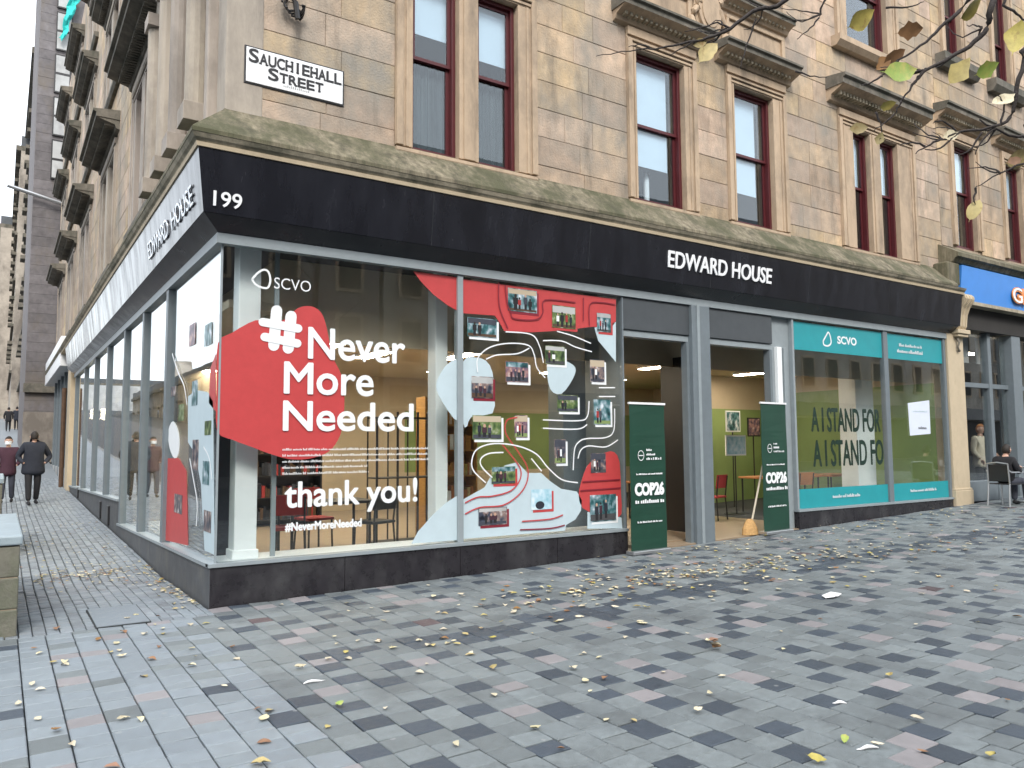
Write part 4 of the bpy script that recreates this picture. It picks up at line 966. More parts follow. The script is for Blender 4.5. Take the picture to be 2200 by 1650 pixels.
q = MB(); q.box(.18, .5, .85, 2.2, .28, 2.1, 'navy_cloth'); tag(q.build('display_drape', bevel=.02), 'dark navy drape hanging in the corner window beside the white column', 'drape')
for i, (x, y, rz, m, s) in enumerate([(9.0, 2.4, 2.8, 'red_fabric', 'red chair just inside the right doorway, left of two'), (9.9, 2.2, 3.4, 'red_fabric', 'red chair just inside the right doorway, right of two'), (5.4, 2.6, .5, 'black_metal', 'black chair behind the window of photo prints'), (12.2, 1.9, 3.0, 'wood_orange', 'orange wooden chair behind the left teal banded window'), (13.9, 1.7, 3.3, 'wood_orange', 'orange wooden chair behind the right teal banded window')]):
    chair(x, y, rz, m, s)
table(9.5, 3.0, 1.6, .8, .75, 'wood_orange', 'wooden table just inside the right doorway')
table(12.4, 2.5, 1.8, .8, .78, 'wood_orange', 'orange topped table behind the left teal banded window')
table(14.0, 2.4, 1.0, .8, .78, 'wood_orange', 'orange topped table behind the right teal banded window')
def stand(u0, v0, u1, v1, y, m, label, edge='black_metal'):
    x0, z1 = onY(u0, v0, y); x1, _ = onY(u1, v0, y); _, z0 = onY(u0, v1, y)
    t = thing('poster_stand', label, 'poster', ((x0+x1)/2, y, FLO))
    h = (x1-x0)/2
    q = MB(); q.box(-h-.03, h+.03, 0, .02, z0-FLO-.03, z1-FLO+.03, edge); q.build('frame', t)
    q = MB(); q.box(-h, h, -.004, -.001, z0-FLO, z1-FLO, m); q.build('poster', t)
    q = MB(); q.tube([(0, .03, 0), (0, .03, z0-FLO)], .015, 'black_metal', 6); q.box(-.2, .2, -.1, .2, 0, .02, 'black_metal'); q.build('stand', t)
stand(1561, 938, 1600, 976, 2.6, 'print_lb', 'framed pale poster on a stand inside the right doorway, lower one', 'room_white')
stand(1561, 885, 1588, 925, 3.6, 'print_tl', 'framed poster on a stand inside the right doorway, higher one', 'room_white')
stand(1608, 900, 1631, 935, 3.2, 'print_ppl', 'black framed purple poster inside the right doorway beside the banner')
stand(1952, 868, 2010, 990, 1.5, 'print_dk', 'dark poster on a stand behind the white paper notice', 'room_white')
# broom by the right-hand banner
t = thing('broom', 'wooden broom with tan bristles leaning by the right green banner', 'broom', (0, 0, 0))
x, z = onY(1628, 1125, -.06); q = MB(); x2, z2 = onY(1637, 1010, .02)
q.tube([(x, .06, z+.02), (x2, -.02, z2+.15)], .016, 'cream_cloth', 8); q.build('handle', t)
q = MB(); zb = G(x, 0)+.015
n = 12
ring = lambda zz, rx, ry: [(x-.05+rx*math.cos(2*math.pi*i/n), .06+ry*math.sin(2*math.pi*i/n), zz) for i in range(n)]
rs = [ring(zb, .17, .09), ring(zb+.10, .16, .08), ring(zb+.19, .11, .06), ring(zb+.25, .05, .04)]
b0 = len(q.v); k = q.mi('bristle')
for r_ in rs: q.v += r_
for a in range(3):
    for i in range(n): j = (i+1) % n; q.f.append((b0+a*n+i, b0+a*n+j, b0+(a+1)*n+j, b0+(a+1)*n+i)); q.m.append(k)
q.f.append(tuple(b0+i for i in range(n))); q.m.append(k); q.f.append(tuple(b0+3*n+i for i in range(n))); q.m.append(k)
q.build('bristle_head', t)

# ================================================================== STREET SIGN
t = thing('street_sign', 'white street nameplate with black letters reading Sauchiehall Street', 'street sign', (0, 0, 0))
q = MB(); tb(q, FR, .245, 1.405, WO, WO+.012, 5.665, 6.105, 'sign_black'); q.build('border', t, bevel=.01)
q = MB(); tb(q, FR, .265, 1.385, WO+.012, WO+.024, 5.685, 6.085, 'sign_white'); q.build('plate', t, bevel=.006)
def serif_line(body, s0, s1, z0, z1, big):
    n = len(body); w0 = 1.25; tot = w0+(n-1); u_ = (s1-s0)/tot; s = s0
    for i, chh in enumerate(body):
        w_ = u_*(w0 if i == 0 else 1); h = (z1-z0)*(1.0 if i == 0 else .80)
        ws = w_*(.20 if chh == 'I' else .86); a = s+(w_-ws)/2
        text(chh, FR, a, a+ws, z0, z0+h, WO+.025, .003, 'sign_black', 'letter', t, bold=.0, heavy=.004)
        if chh not in 'SCU':     # slab serifs
            q = MB()
            feet = {'A': (.06, .94), 'H': (.14, .86), 'I': (.5,), 'E': (.2,), 'L': (.2,), 'T': (.5,), 'R': (.17, .9)}.get(chh, ())
            for f in feet: tb(q, FR, a+ws*f-.016, a+ws*f+.016, WO+.025, WO+.029, z0-.001, z0+.012, 'sign_black')
            if chh in 'HI':
                for f in feet: tb(q, FR, a+ws*f-.016, a+ws*f+.016, WO+.025, WO+.029, z0+h-.012, z0+h+.001, 'sign_black')
            q.build('serif', t)
        s += w_
serif_line('SAUCHIEHALL', .285, 1.37, 5.918, 6.07, 1); serif_line('STREET', .50, 1.15, 5.765, 5.90, 1)
q = MB(); x = .68
while x < .98: tb(q, FR, x, x+.012, WO+.025, WO+.027, 5.722, 5.722+random.choice((.018, .028)), 'far_grey'); x += .022
q.build('small_print', t, kind='stuff')

# ================================================================== NEIGHBOUR ON THE RIGHT
nb_ = thing('tenement_building', 'sandstone tenement at the right edge with a bright blue shop fascia', 'building')
NR = 26.0
NO = [(15.50, 16.36), (17.84, 18.62), (20.2, 21.0), (22.4, 23.2)]; NU = [(15.40, 16.08), (17.66, 18.42), (20.1, 20.9), (22.3, 23.1)]
nh = [(a-.2, c+.2, 5.9, 8.5) for a, c in NO]; nh2 = [(a-.2, c+.2, 10.0, 13.1) for a, c in NU]
for z0, z1 in rows(5.86, 10.4, .41):
    for a, c in fill_row(RIGHT+.02, 20.0, z0, z1, nh+nh2): b = MB(); block(b, FR, a, c, z0, z1, 'sandstone', WO); b.build('stone', nb_)
b = MB()
for z0, z1 in rows(5.86, 17.5, .41):
    for a, c in fill_row(20.0, NR, z0, z1, nh+nh2): block(b, FR, a, c, z0, z1, 'sandstone', WO)
    if z0 > 10.38:
        for a, c in fill_row(RIGHT+.02, 20.0, z0, z1, nh+nh2): block(b, FR, a, c, z0, z1, 'sandstone', WO)
b.build('upper_stonework', nb_, kind='stuff')
backing(FR, RIGHT+.02, NR, 5.6, 17.5, [(a, c, 5.93, 8.25) for a, c in NO]+[(a, c, 10.2, 12.7) for a, c in NU], -.40, WO-.012, 'mortar', 'wall_core', nb_)
for i, (a, c) in enumerate(NO):
    surround(FR, nb_, a-.2, c+.2, [(a, c)], 5.93, 8.25, 8.5); hood(FR, nb_, a-.75 if i == 0 else a-.6, c+.5, 8.62, 8.98, .34)
    sash_window(FR, nb_, a, c, 5.93, 8.25, 7.22, blind_or_reflection=(7.2, -.1, .85)); slab(FR, a, c, -.62, -.60, 5.93, 7.1, 'cream_cloth', 'blind_or_reflection', nb_)
for a, c in NU:
    surround(FR, nb_, a-.2, c+.2, [(a, c)], 10.2, 12.7, 13.0); sill(FR, nb_, a-.45, c+.45, 10.15, 'weathered_hood', .3, .22); sash_window(FR, nb_, a, c, 10.2, 12.7, 11.3)
q = MB(); q.box(RIGHT+.1, NR, 1.9, 2.0, 5.7, 17, 'dark_room'); q.box(RIGHT+.1, NR, .45, 9.0, 17.4, 17.6, 'slate'); q.box(NR-.2, NR, .45, 9, 0, 17.4, 'mortar'); q.box(RIGHT+.02, NR, 8.8, 9.0, 0, 17.4, 'mortar'); q.box(RIGHT+.1, NR-.2, .45, 8.8, 5.55, 5.7, 'dark_room'); q.box(RIGHT+.1, NR-.2, .45, 1.9, 9.3, 9.4, 'dark_room'); q.build('roof', nb_)
b = MB(); profile(b, FR, [(-.3, 5.42), (.24, 5.42), (.30, 5.50), (.36, 5.52), (.36, 5.60), (.30, 5.64), (WO+.02, 5.84), (-.3, 5.84)], 14.66, NR, 'moss_stone'); b.build('mossy_ledge', nb_)
b = MB(); tb(b, FR, 14.42, 14.9, -.05, .26, 4.93, 5.40, 'moss_stone'); b.build('ledge_block', nb_, bevel=.03)
shop2 = thing('shopfront', 'dark cafe shopfront under a bright blue fascia at the right edge', 'shopfront')
b = MB(); profile(b, FR, [(-.2, 4.66), (.20, 4.66), (.27, 5.38), (-.2, 5.38)], 14.98, NR-1, 'blue_fascia'); fb = b.build('fascia', shop2)
text('GR', FR, 17.15, 18.1, 4.78, 5.16, .25, .02, 'orange_paint', 'fascia_lettering', fb, bold=.06)
text('GR', FR, 17.17, 18.08, 4.80, 5.14, .272, .01, 'letter_white', 'fascia_lettering', fb, bold=.0)
b = MB(); tb(b, FR, 15.0, NR-1, -.2, .22, 4.58, 4.655, 'cornice_stone'); b.build('fascia_ledge', shop2)
b = MB(); tb(b, FR, 15.36, NR-1, -.6, .0, 4.1, 4.58, 'dark_room'); b.build('soffit', shop2)
for a, c in ((15.42, 15.60), (16.72, 16.86), (17.64, 18.06), (20.2, 20.5)):
    slab(FR, a, c, -.30, -.02 if c-a > .3 else -.12, .3, 4.1, 'grey_frame', 'mullion', shop2, bevel=.01)
for a, c in ((15.6, 16.72), (16.86, 17.64), (18.06, 20.2)):
    slab(FR, a, c, -.24, -.14, 2.85, 2.95, 'grey_frame', 'transom', shop2); slab(FR, a, c, -.30, -.10, .36, .80, 'grey_frame', 'stall_riser', shop2, bevel=.01)
    slab(FR, a, c, -.20, -.19, .80, 2.85, 'shop_glass', 'glass_pane', shop2); slab(FR, a, c, -.20, -.19, 2.95, 4.1, 'shop_glass', 'glass_pane', shop2)
for a, c in ((15.8, 16.6), (16.95, 17.5)): slab(FR, a, c, -.5, -.48, 3.45, 4.05, 'far_grey', 'hanging_sign', shop2)
q = MB(); q.box(15.4, NR-.3, 4.0, 4.1, .3, 4.2, 'dark_room'); q.box(15.4, NR-.3, .4, 4.0, .25, .33, 'room_floor'); q.box(15.36, 15.42, .3, 4.0, .3, 4.2, 'rust'); q.build('cafe_room', shop2)
t = thing('ceiling_light', 'small lit lamp in the cafe beneath the blue fascia', 'ceiling light', (17.6, 1.0, 3.8)); q = MB(); q.box(-.22, .22, -.06, .06, -.05, 0, 'lamp'); q.build('diffuser', t)
# painted pilaster and scrolled console between the shops
t = thing('pilaster', 'cream painted pilaster with scrolled bracket between the two shopfronts', 'pilaster', (0, 0, 0))
q = MB(); tb(q, FR, 14.72, 15.36, -.4, .02, .65, 3.94, 'pilaster_paint'); q.build('shaft', t, bevel=.012)
q = MB(); tb(q, FR, 14.69, 15.40, -.4, .06, .22, .64, 'pilaster_paint'); tb(q, FR, 14.70, 15.39, -.38, .045, .641, .68, 'pilaster_paint'); q.build('base', t, bevel=.012)
q = MB(); tb(q, FR, 14.92, 15.42, -.1, .16, 3.94, 4.03, 'pilaster_paint'); tb(q, FR, 14.96, 15.38, -.1, .13, 3.88, 3.938, 'pilaster_paint'); q.build('capital', t, bevel=.01)
pr = [(-.1, 4.035), (.08, 4.035), (.12, 4.10), (.13, 4.20), (.15, 4.35), (.20, 4.48), (.27, 4.58), (.31, 4.66), (.30, 4.72), (.24, 4.775), (-.1, 4.775)]
q = MB(); profile(q, FR, pr, 14.98, 15.36, 'pilaster_paint')
for s in (15.02, 15.15, 15.28): profile(q, FR, [(o+.018, z) for o, z in pr[1:-1]]+[(.0, 4.7), (.0, 4.1)], s, s+.04, 'pilaster_paint')
q.build('console', t, bevel=.006)
q = MB(); q.tube([(15.05, -.05, 3.86), (15.06, -.09, 3.76), (15.04, -.07, 3.66), (15.08, -.06, 3.60), (15.13, -.05, 3.58)], [.03, .025, .02, .022, .03], 'weathered_hood', 8); q.build('iron_hook', t)

# ================================================================== PEDESTALS ON THE LEFT
def pedestal(x0, x1, y0, y1, z1, label):
    t = thing('stone_pedestal', label, 'pedestal', (0, 0, 0)); zb = G(x1, y0)-.05; h = z1-.09-zb; n = 3
    for i in range(n):
        q = MB(); q.box(x0, x1, y0, y1, zb+h*i/n+.004, zb+h*(i+1)/n-.004, 'pedestal_stone'); q.build('stone', t, bevel=.012)
    q = MB(); q.box(x0+.01, x1-.01, y0+.01, y1-.01, zb, z1-.1, 'mortar'); q.build('core', t)
    q = MB(); q.box(x0-.02, x1+.02, y0-.02, y1+.02, z1-.085, z1, 'pedestal_top'); q.build('cap', t, bevel=.015)
pedestal(-3.1, -1.67, -.21, 2.6, .875, 'mossy stone pedestal with a pale blue top at the left edge')
pedestal(-3.1, -1.80, 5.2, 7.6, 1.22, 'dark mossy pedestal beyond the pale topped one, by the two walkers')

# ================================================================== SIDE STREET BEYOND
# second unit of the side shop: white fascia and blue glazing
t = thing('shopfront', 'small blue glazed shopfront under a white fascia further up the side street', 'shopfront')
q = MB(); q.box(-.30, .1, 20.9, 31.0, 4.35, 5.35, 'sign_white'); q.build('fascia', t, bevel=.02)
for i, y in enumerate([21.3, 23.2, 25.1, 27.0, 28.9]):
    q = MB(); q.box(-.02, .06, y, y+.16, .5, 4.35, 'grey_frame'); q.build('mullion', t)
    q = MB(); q.box(.03, .04, y+.16, y+1.9, .9, 4.35, 'sash_glass'); q.build('glass_pane', t)
q = MB(); q.box(0, .2, 20.6, 31.0, .0, .95, 'far_grey'); q.build('stall_riser', t)
q = MB(); q.box(1.2, 1.3, 20.2, 31, 0, 4.6, 'navy_cloth'); q.build('window_back', t)

# soot-dark gable standing forward of the building line
def far_building(name, label, x0, x1, y0, y1, z1, wall, floors, wins_y, wn=.9, wh=1.7, zb=0.5, first=5.5, fl=3.6, side='left'):
    t = thing('tenement_building', label, 'building', (0, 0, 0))
    q = MB(); q.box(x0, x1, y0, y1, zb-.6, z1, wall); q.build('wall', t)
    for k in range(floors):
        z = first+fl*k
        if z+wh > z1-.5: break
        xf = x0 if side == 'left' else x1; s = -1 if side == 'left' else 1
        q = MB(); q.box(min(xf, xf+s*.18), max(xf, xf+s*.18), y0, y1, z-.55, z-.35, 'weathered_hood'); q.build('string_course', t)
        for y in wins_y:
            q = MB(); q.box(min(xf+s*.004, xf+s*.05), max(xf+s*.004, xf+s*.05), y-wn/2-.15, y+wn/2+.15, z-.15, z+wh+.15, 'sandstone_grey')
            w_ = q.build('window', t)
            q = MB(); q.box(min(xf+s*.05, xf+s*.06), max(xf+s*.05, xf+s*.06), y-wn/2, y+wn/2, z, z+wh, 'sash_glass'); q.box(min(xf+s*.048, xf+s*.052), max(xf+s*.048, xf+s*.052), y-wn/2, y+wn/2, z, z+wh, 'dark_room'); q.build('pane', w_)
            q = MB(); q.box(min(xf, xf+s*.35), max(xf, xf+s*.35), y-wn/2-.3, y+wn/2+.3, z+wh+.2, z+wh+.45, 'weathered_hood'); q.build('hood', w_)
    q = MB(); q.box(min(x0, x0-.35) if side == 'left' else x0, x1 if side == 'left' else x1+.35, y0, y1, z1, z1+.4, 'weathered_hood'); q.box(x0, x1, y0, y1, z1+.4, z1+1.2, 'slate'); q.build('roof', t)
    return t
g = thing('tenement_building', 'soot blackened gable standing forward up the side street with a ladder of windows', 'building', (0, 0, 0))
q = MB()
for z0, z1 in rows(0.2, 30, .45): block(q, lambda s, o, z: (s, 33.2-o, z), -1.0, .4, z0, z1, 'hazy_soot_stone', 0.0, .3)
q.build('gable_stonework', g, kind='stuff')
q = MB(); q.box(-.99, 8, 33.3, 46, -.2, 30, 'hazy_soot_stone'); q.build('wall', g)
q = MB(); q.box(-1.06, .5, 33.0, 33.25, 4.2, 4.6, 'weathered_hood'); q.box(-1.02, .5, 33.0, 33.25, .2, 3.3, 'hazy_far_stone'); q.build('base_course', g)
for k in range(9):
    z = 14.6+k*1.25
    if k > 5: continue
    z = 14.3+k*2.1
    wa, wb_ = onY(116, 250, 33.1)[0], onY(146, 250, 33.1)[0]
    q = MB(); q.box(wa-.05, wb_+.05, 33.10, 33.19, z, z+1.9, 'black_metal'); fr_ = q.build('window', g)
    for zz in (z+.06, z+1.0): q = MB(); q.box(wa, wb_, 33.085, 33.098, zz, zz+.82, 'far_grey'); q.build('pane', fr_)
q = MB(); q.box(-.74, -.42, 33.05, 33.12, 3.05, 3.25, 'lamp'); 
q2 = MB(); q2.tube([(-2.0, 32.9, 13.6), (.2, 32.9, 13.1)], .09, 'steel', 8); q2.build('flag_pole', g)
tt = thing('gable_lamp', 'small lit strip lamp on the dark gable up the side street', 'lamp', (0, 0, 0)); q.build('diffuser', tt)
# torn teal netting
q = MB(); n = 10
for i in range(n):
    for j in range(3):
        def pt(i_, j_):
            f = i_/n; u = 165-32*f+(26-18*f)*(j_/3-.5)+3*math.sin(i_*1.7); v = -20+105*f+4*math.sin(j_*2+i_)
            x, z = onY(u, v, 32.9); return (x, 32.9-.12*math.sin(i_*1.3+j_), z)
        q.quadpts([pt(i, j), pt(i, j+1), pt(i+1, j+1), pt(i+1, j)], 'teal_net')
o = q.build('debris_netting', fix=False); md = o.modifiers.new('s', 'SOLIDIFY'); md.thickness = .02
tag(o, 'torn teal netting hanging from the dark gable high up the side street', 'netting')
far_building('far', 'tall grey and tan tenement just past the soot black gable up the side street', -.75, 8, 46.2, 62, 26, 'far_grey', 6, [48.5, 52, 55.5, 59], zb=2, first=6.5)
far_building('far', 'tan tenement further uphill beyond the tall grey one', -1.3, 8, 62.2, 84, 25, 'hazy_far_stone', 6, [65, 69, 73, 77, 81], zb=3, first=8)
far_building('far', 'furthest tenement on the right hand side of the climbing side street', -2.6, 8, 84.2, 120, 24, 'hazy_far_stone', 5, [87, 92, 97, 102, 107, 112], zb=4, first=9)
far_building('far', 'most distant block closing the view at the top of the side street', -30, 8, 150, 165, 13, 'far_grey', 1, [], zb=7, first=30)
# across the side street: seen as reflection in the side glass
def opp(label, x1, y0, y1, z1, wall, gable=False, n=5):
    t = far_building('o', label, x1-9, x1, y0, y1, z1, wall, 3, [y0+(y1-y0)*(i+.5)/n for i in range(n)], zb=0, first=4.6, side='right')
    if gable:
        q = MB(); ym = (y0+y1)/2
        q.prism([(x1, ym-2.2, z1), (x1, ym+2.2, z1), (x1, ym, z1+3.4)], (-2.5, 0, 0), wall); q.build('gable', t)
opp('stone building across the side street with a pointed gable', -14.5, 6, 26, 9.5, 'hazy_far_stone', True)
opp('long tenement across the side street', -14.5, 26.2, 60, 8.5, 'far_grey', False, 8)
opp('far tenement across the side street', -14.5, 60.2, 120, 8.5, 'hazy_far_stone', True, 12)
# across the main street, behind the camera (reflected in the shop and sash glass)
def south(label, x0, x1, h, wall):
    t = thing('tenement_building', label, 'building', (0, 0, 0))
    q = MB(); q.box(x0, x1, -34, -23, -.5, h, wall); q.build('wall', t)
    q = MB(); q.prism([(x0, -23, h), (x0, -28.5, h+3.2), (x0, -34, h)], (x1-x0, 0, 0), 'slate'); q.build('roof', t)
    n = int((x1-x0)/2.6)
    for k in range(4):
        for i in range(n):
            x = x0+(x1-x0)*(i+.5)/n; z = 5.4+k*3.1
            if z+1.9 > h: continue
            q = MB(); q.box(x-.65, x+.65, -23, -22.93, z-.15, z+2.0, 'sandstone_trim'); w_ = q.build('window', t)
            q = MB(); q.box(x-.5, x+.5, -22.93, -22.91, z, z+1.85, 'dark_room'); q.build('pane', w_)
    q = MB(); q.box(x0+.3, x1-.3, -23, -22.7, 3.4, 4.3, 'fascia_black'); q.box(x0+.3, x1-.3, -23, -22.95, .5, 3.3, 'dark_room'); q.build('shop_front', t)
south('sandstone block across the main street, left part', -32, -8, 14.5, 'hazy_far_stone')
south('dark modern block across the main street, middle part', -7.8, 12, 14.5, 'hazy_soot_stone')
south('sandstone block across the main street, right part', 12.2, 130, 15, 'hazy_far_stone')

# ================================================================== BANNERS
def banner(u0, u1, vt, vb0, y, label, tilt):
    x0, zt = onY(u0, vt, y); x1, _ = onY(u1, vt, y); zb = G((x0+x1)/2, 0)
    t = thing('roller_banner', label, 'banner', ((x0+x1)/2, y, zb), tilt, 'dark green pull up banners')
    W = (x1-x0)/2/math.cos(tilt); H = zt-zb
    q = MB(); q.box(-W-.02, W+.02, -.05, .12, 0, .055, 'steel'); q.build('base', t, bevel=.012)
    q = MB(); n = 14
    for i in range(n):
        a, c = .055+(H-.055)*i/n, .055+(H-.055)*(i+1)/n; fa, fc = .006*math.sin(i*.9), .006*math.sin((i+1)*.9)
        q.hexa([(-W, .02+fa, a), (W, .02-fa, a), (W, .023-fa, a), (-W, .023+fa, a), (-W, .02+fc, c), (W, .02-fc, c), (W, .023-fc, c), (-W, .023+fc, c)], 'banner_green')
    p = q.build('panel', t)
    q = MB(); q.box(-W-.01, W+.01, .005, .035, H, H+.03, 'sign_white'); q.build('top_rail', t)
    q = MB(); q.tube([(0, .08, .05), (0, .06, H)], .012, 'steel', 6); q.build('pole', t)
    T2 = lambda s, o, z: (s, -o, z)
    oo = -.008
    text('COP26', T2, -W*.80, W*.86, H*.385, H*.475, oo, .002, 'letter_white', 'lettering', p, bold=.06)
    def bars(s0, s1, z, h):
        q = MB(); x = s0
        while x < s1:
            tb(q, T2, x, x+h*.55, oo, oo+.0015, z, z+h*random.choice((.7, .8, 1)), 'letter_white'); x += h*random.choice((.75, .75, 1.2))
        q.build('small_print', p, kind='stuff')
    bars(-W*.78, W*.84, H*.335, .055); bars(-W*.7, W*.75, H*.525, .022); bars(-W*.68, W*.75, H*.205, .026)
    bars(-.04*1, W*.15, H*.685, .030); bars(-.04, W*.35, H*.655, .030); bars(-.04, W*.72, H*.625, .034)
    q = MB(); cx, cz = -W*.42, H*.655; n = 18
    for r0, r1 in ((.062, .054),):
        for i in range(n):
            a, c = 2*math.pi*i/n, 2*math.pi*(i+1)/n
            q.hexa([T2(cx+r1*math.cos(a), oo, cz+r1*1.2*math.sin(a)), T2(cx+r0*math.cos(a), oo, cz+r0*1.2*math.sin(a)), T2(cx+r0*math.cos(c), oo, cz+r0*1.2*math.sin(c)), T2(cx+r1*math.cos(c), oo, cz+r1*1.2*math.sin(c)),
                    T2(cx+r1*math.cos(a), oo+.0015, cz+r1*1.2*math.sin(a)), T2(cx+r0*math.cos(a), oo+.0015, cz+r0*1.2*math.sin(a)), T2(cx+r0*math.cos(c), oo+.0015, cz+r0*1.2*math.sin(c)), T2(cx+r1*math.cos(c), oo+.0015, cz+r1*1.2*math.sin(c))], 'letter_white')
    tb(q, T2, cx-.045, cx+.045, oo, oo+.0015, cz-.006, cz+.006, 'letter_white'); q.build('round_logo', p)
banner(1352, 1430, 868, 1187, -.22, 'dark green banner reading COP26 standing left of the doorway post', R(2))
banner(1633, 1692, 867, 1140, -.10, 'dark green banner reading COP26 standing right of the second doorway', R(4))

# ================================================================== PEOPLE
def skin_mesh(name, verts, edges, m, par, sub=2, root=0):
    me = bpy.data.meshes.new(name); me.from_pydata([v[0] for v in verts], edges, [])
    o = bpy.data.objects.new(name, me); COL.objects.link(o); o.parent = par; me.materials.append(MATS[m])
    sk = o.modifiers.new('skin', 'SKIN'); sk.use_smooth_shade = True
    if not me.skin_vertices: me.skin_vertices.new()
    lay = me.skin_vertices[0].data
    for i, v in enumerate(verts):
        r_ = v[1] if isinstance(v[1], tuple) else (v[1], v[1]); lay[i].radius = r_
    lay[root].use_root = True
    sb = o.modifiers.new('sub', 'SUBSURF'); sb.levels = sub; sb.render_levels = sub
    return o
def chainify(chains):
    """chains: lists of (point, radius) sharing points by identity of coordinates"""
    idx = {}; vs_ = []; es = []
    for ch in chains:
        prev = None
        for p, r_ in ch:
            key = tuple(round(c, 4) for c in p)
            if key not in idx: idx[key] = len(vs_); vs_.append((Vector(p), r_))
            if prev is not None and prev != idx[key]: es.append((prev, idx[key]))
            prev = idx[key]
    return vs_, es
def fingers(wr, hd, side, r_=.009):
    """five short curled fingers from a palm that points along hd (unit)"""
    hd = Vector(hd).normalized(); wr = Vector(wr); a = hd.cross(Vector((0, 1, 0)));
    if a.length < .2: a = hd.cross(Vector((1, 0, 0)))
    a.normalize(); c = hd.cross(a).normalized(); ch = []
    palm = wr+hd*.08
    for i, l in enumerate((.065, .075, .07, .055)):
        b0 = wr+hd*.05+c*(-.027+.018*i); b1 = palm+c*(-.030+.020*i); b2 = b1+hd*l*.55+a*.012*side; b3 = b2+hd*l*.35+a*.022*side
        ch.append([(tuple(wr+hd*.02), .02), (tuple(b0), .016), (tuple(b1), r_*1.15), (tuple(b2), r_), (tuple(b3), r_*.8)])
    t0 = wr+hd*.03-c*.028; ch.append([(tuple(wr+hd*.02), .02), (tuple(t0), .014), (tuple(t0+hd*.03-c*.018), r_), (tuple(t0+hd*.055-c*.018+a*.01*side), r_*.85)])
    return ch
def person(label, loc, rz, H, J, coat, legs, hairm='hair', mask=False, scale=1.0, wide=1.0, hood_=False, group=None, shoes='black_cloth', coatlen=.50):
    """J: joints in units of a 1.75 m body facing -y. keys hip, chest, neck, head, sh, el, ha (L,R) , kn, ft"""
    t = thing('person', label, 'person', loc, rz, group); s = H/1.75
    def V(p): return (p[0]*s, p[1]*s, p[2]*s)
    pel, che, nek, hed = J['pel'], J['che'], J['nek'], J['head']
    body = [[(V(pel), (.13*s, .10*s)), (V(((pel[0]+che[0])/2, (pel[1]+che[1])/2, (pel[2]+che[2])/2)), (.12*s, .09*s)), (V(che), (.14*s, .10*s)), (V(nek), .055*s), (V((hed[0]*.75+nek[0]*.25, hed[1]*.75+nek[1]*.25-.0, nek[2]*.45+hed[2]*.55)), .06*s)]]
    for k in (0, 1):
        body.append([(V(che), (.14*s, .10*s)), (V(J['sh'][k]), .055*s), (V(J['el'][k]), .040*s), (V(J['ha'][k]), .027*s)])
        body.append([(V(pel), (.13*s, .10*s)), (V(J['hp'][k]), .085*s), (V(J['kn'][k]), .055*s), (V(J['an'][k]), .038*s)])
    vs_, es = chainify(body); skin_mesh('body', vs_, es, 'skin', t, 1)
    # head with face
    hx, hy, hz = V(hed); me = bpy.data.meshes.new('head'); bm = bmesh.new(); bmesh.ops.create_uvsphere(bm, u_segments=18, v_segments=14, radius=1)
    fy, fx = J.get('face', (-1, 0))
    for v in bm.verts:
        x, y, z = v.co; f = -y*fy*-1
        jaw = .80 if z < -.2 else 1.0
        front = (x*fx+y*fy) > .55
        v.co = Vector((x*.078*s*(jaw if z < 0 else 1), y*.095*s, z*.118*s))
        if front and abs(z) < .22 and abs(-x*fy+y*fx) < .18: v.co += Vector((fx, fy, -.1))*.020*s       # nose
        if front and .22 < z < .5: v.co -= Vector((fx, fy, 0))*.006*s
    bm.to_mesh(me); bm.free(); me.materials.append(MATS['skin']); me.polygons.foreach_set('use_smooth', [True]*len(me.polygons))
    h = bpy.data.objects.new('head', me); COL.objects.link(h); h.parent = t; h.location = (hx, hy, hz)
    q = MB()
    for sx in (-1, 1):
        ex = Vector((fx, fy, 0)); sd_ = Vector((-fy, fx, 0))
        c = ex*.088*s+sd_*.030*s*sx+Vector((0, 0, .012*s)); q.tube([c, c+ex*.006*s], [.007*s, .004*s], 'sign_black', 8)
        c = sd_*.078*s*sx; q.tube([c+Vector((0, 0, -.03*s)), c+sd_*.012*s*sx, c+Vector((0, 0, .03*s))], [.010*s, .014*s, .010*s], 'skin', 6)
    c = Vector((fx, fy, 0))*.088*s+Vector((0, 0, -.052*s)); sd_ = Vector((-fy, fx, 0)); q.tube([c-sd_*.022*s, c, c+sd_*.022*s], .005*s, 'vinyl_dark_red', 6)
    q.build('face_features', h)
    # hair cap
    me = bpy.data.meshes.new('hair'); bm = bmesh.new(); bmesh.ops.create_uvsphere(bm, u_segments=16, v_segments=12, radius=1)
    kill = [v for v in bm.verts if (v.co.x*fx+v.co.y*fy) > .35 and v.co.z < .45 or v.co.z < -.55]
    bmesh.ops.delete(bm, geom=kill, context='VERTS')
    for v in bm.verts: v.co = Vector((v.co.x*.088*s, v.co.y*.105*s, v.co.z*.128*s+.006))+Vector((random.uniform(-1, 1), random.uniform(-1, 1), random.uniform(-1, 1)))*.003
    bm.to_mesh(me); bm.free(); me.materials.append(MATS[hairm]); me.polygons.foreach_set('use_smooth', [True]*len(me.polygons))
    hr = bpy.data.objects.new('hair', me); COL.objects.link(hr); hr.parent = h; md = hr.modifiers.new('s', 'SOLIDIFY'); md.thickness = .008
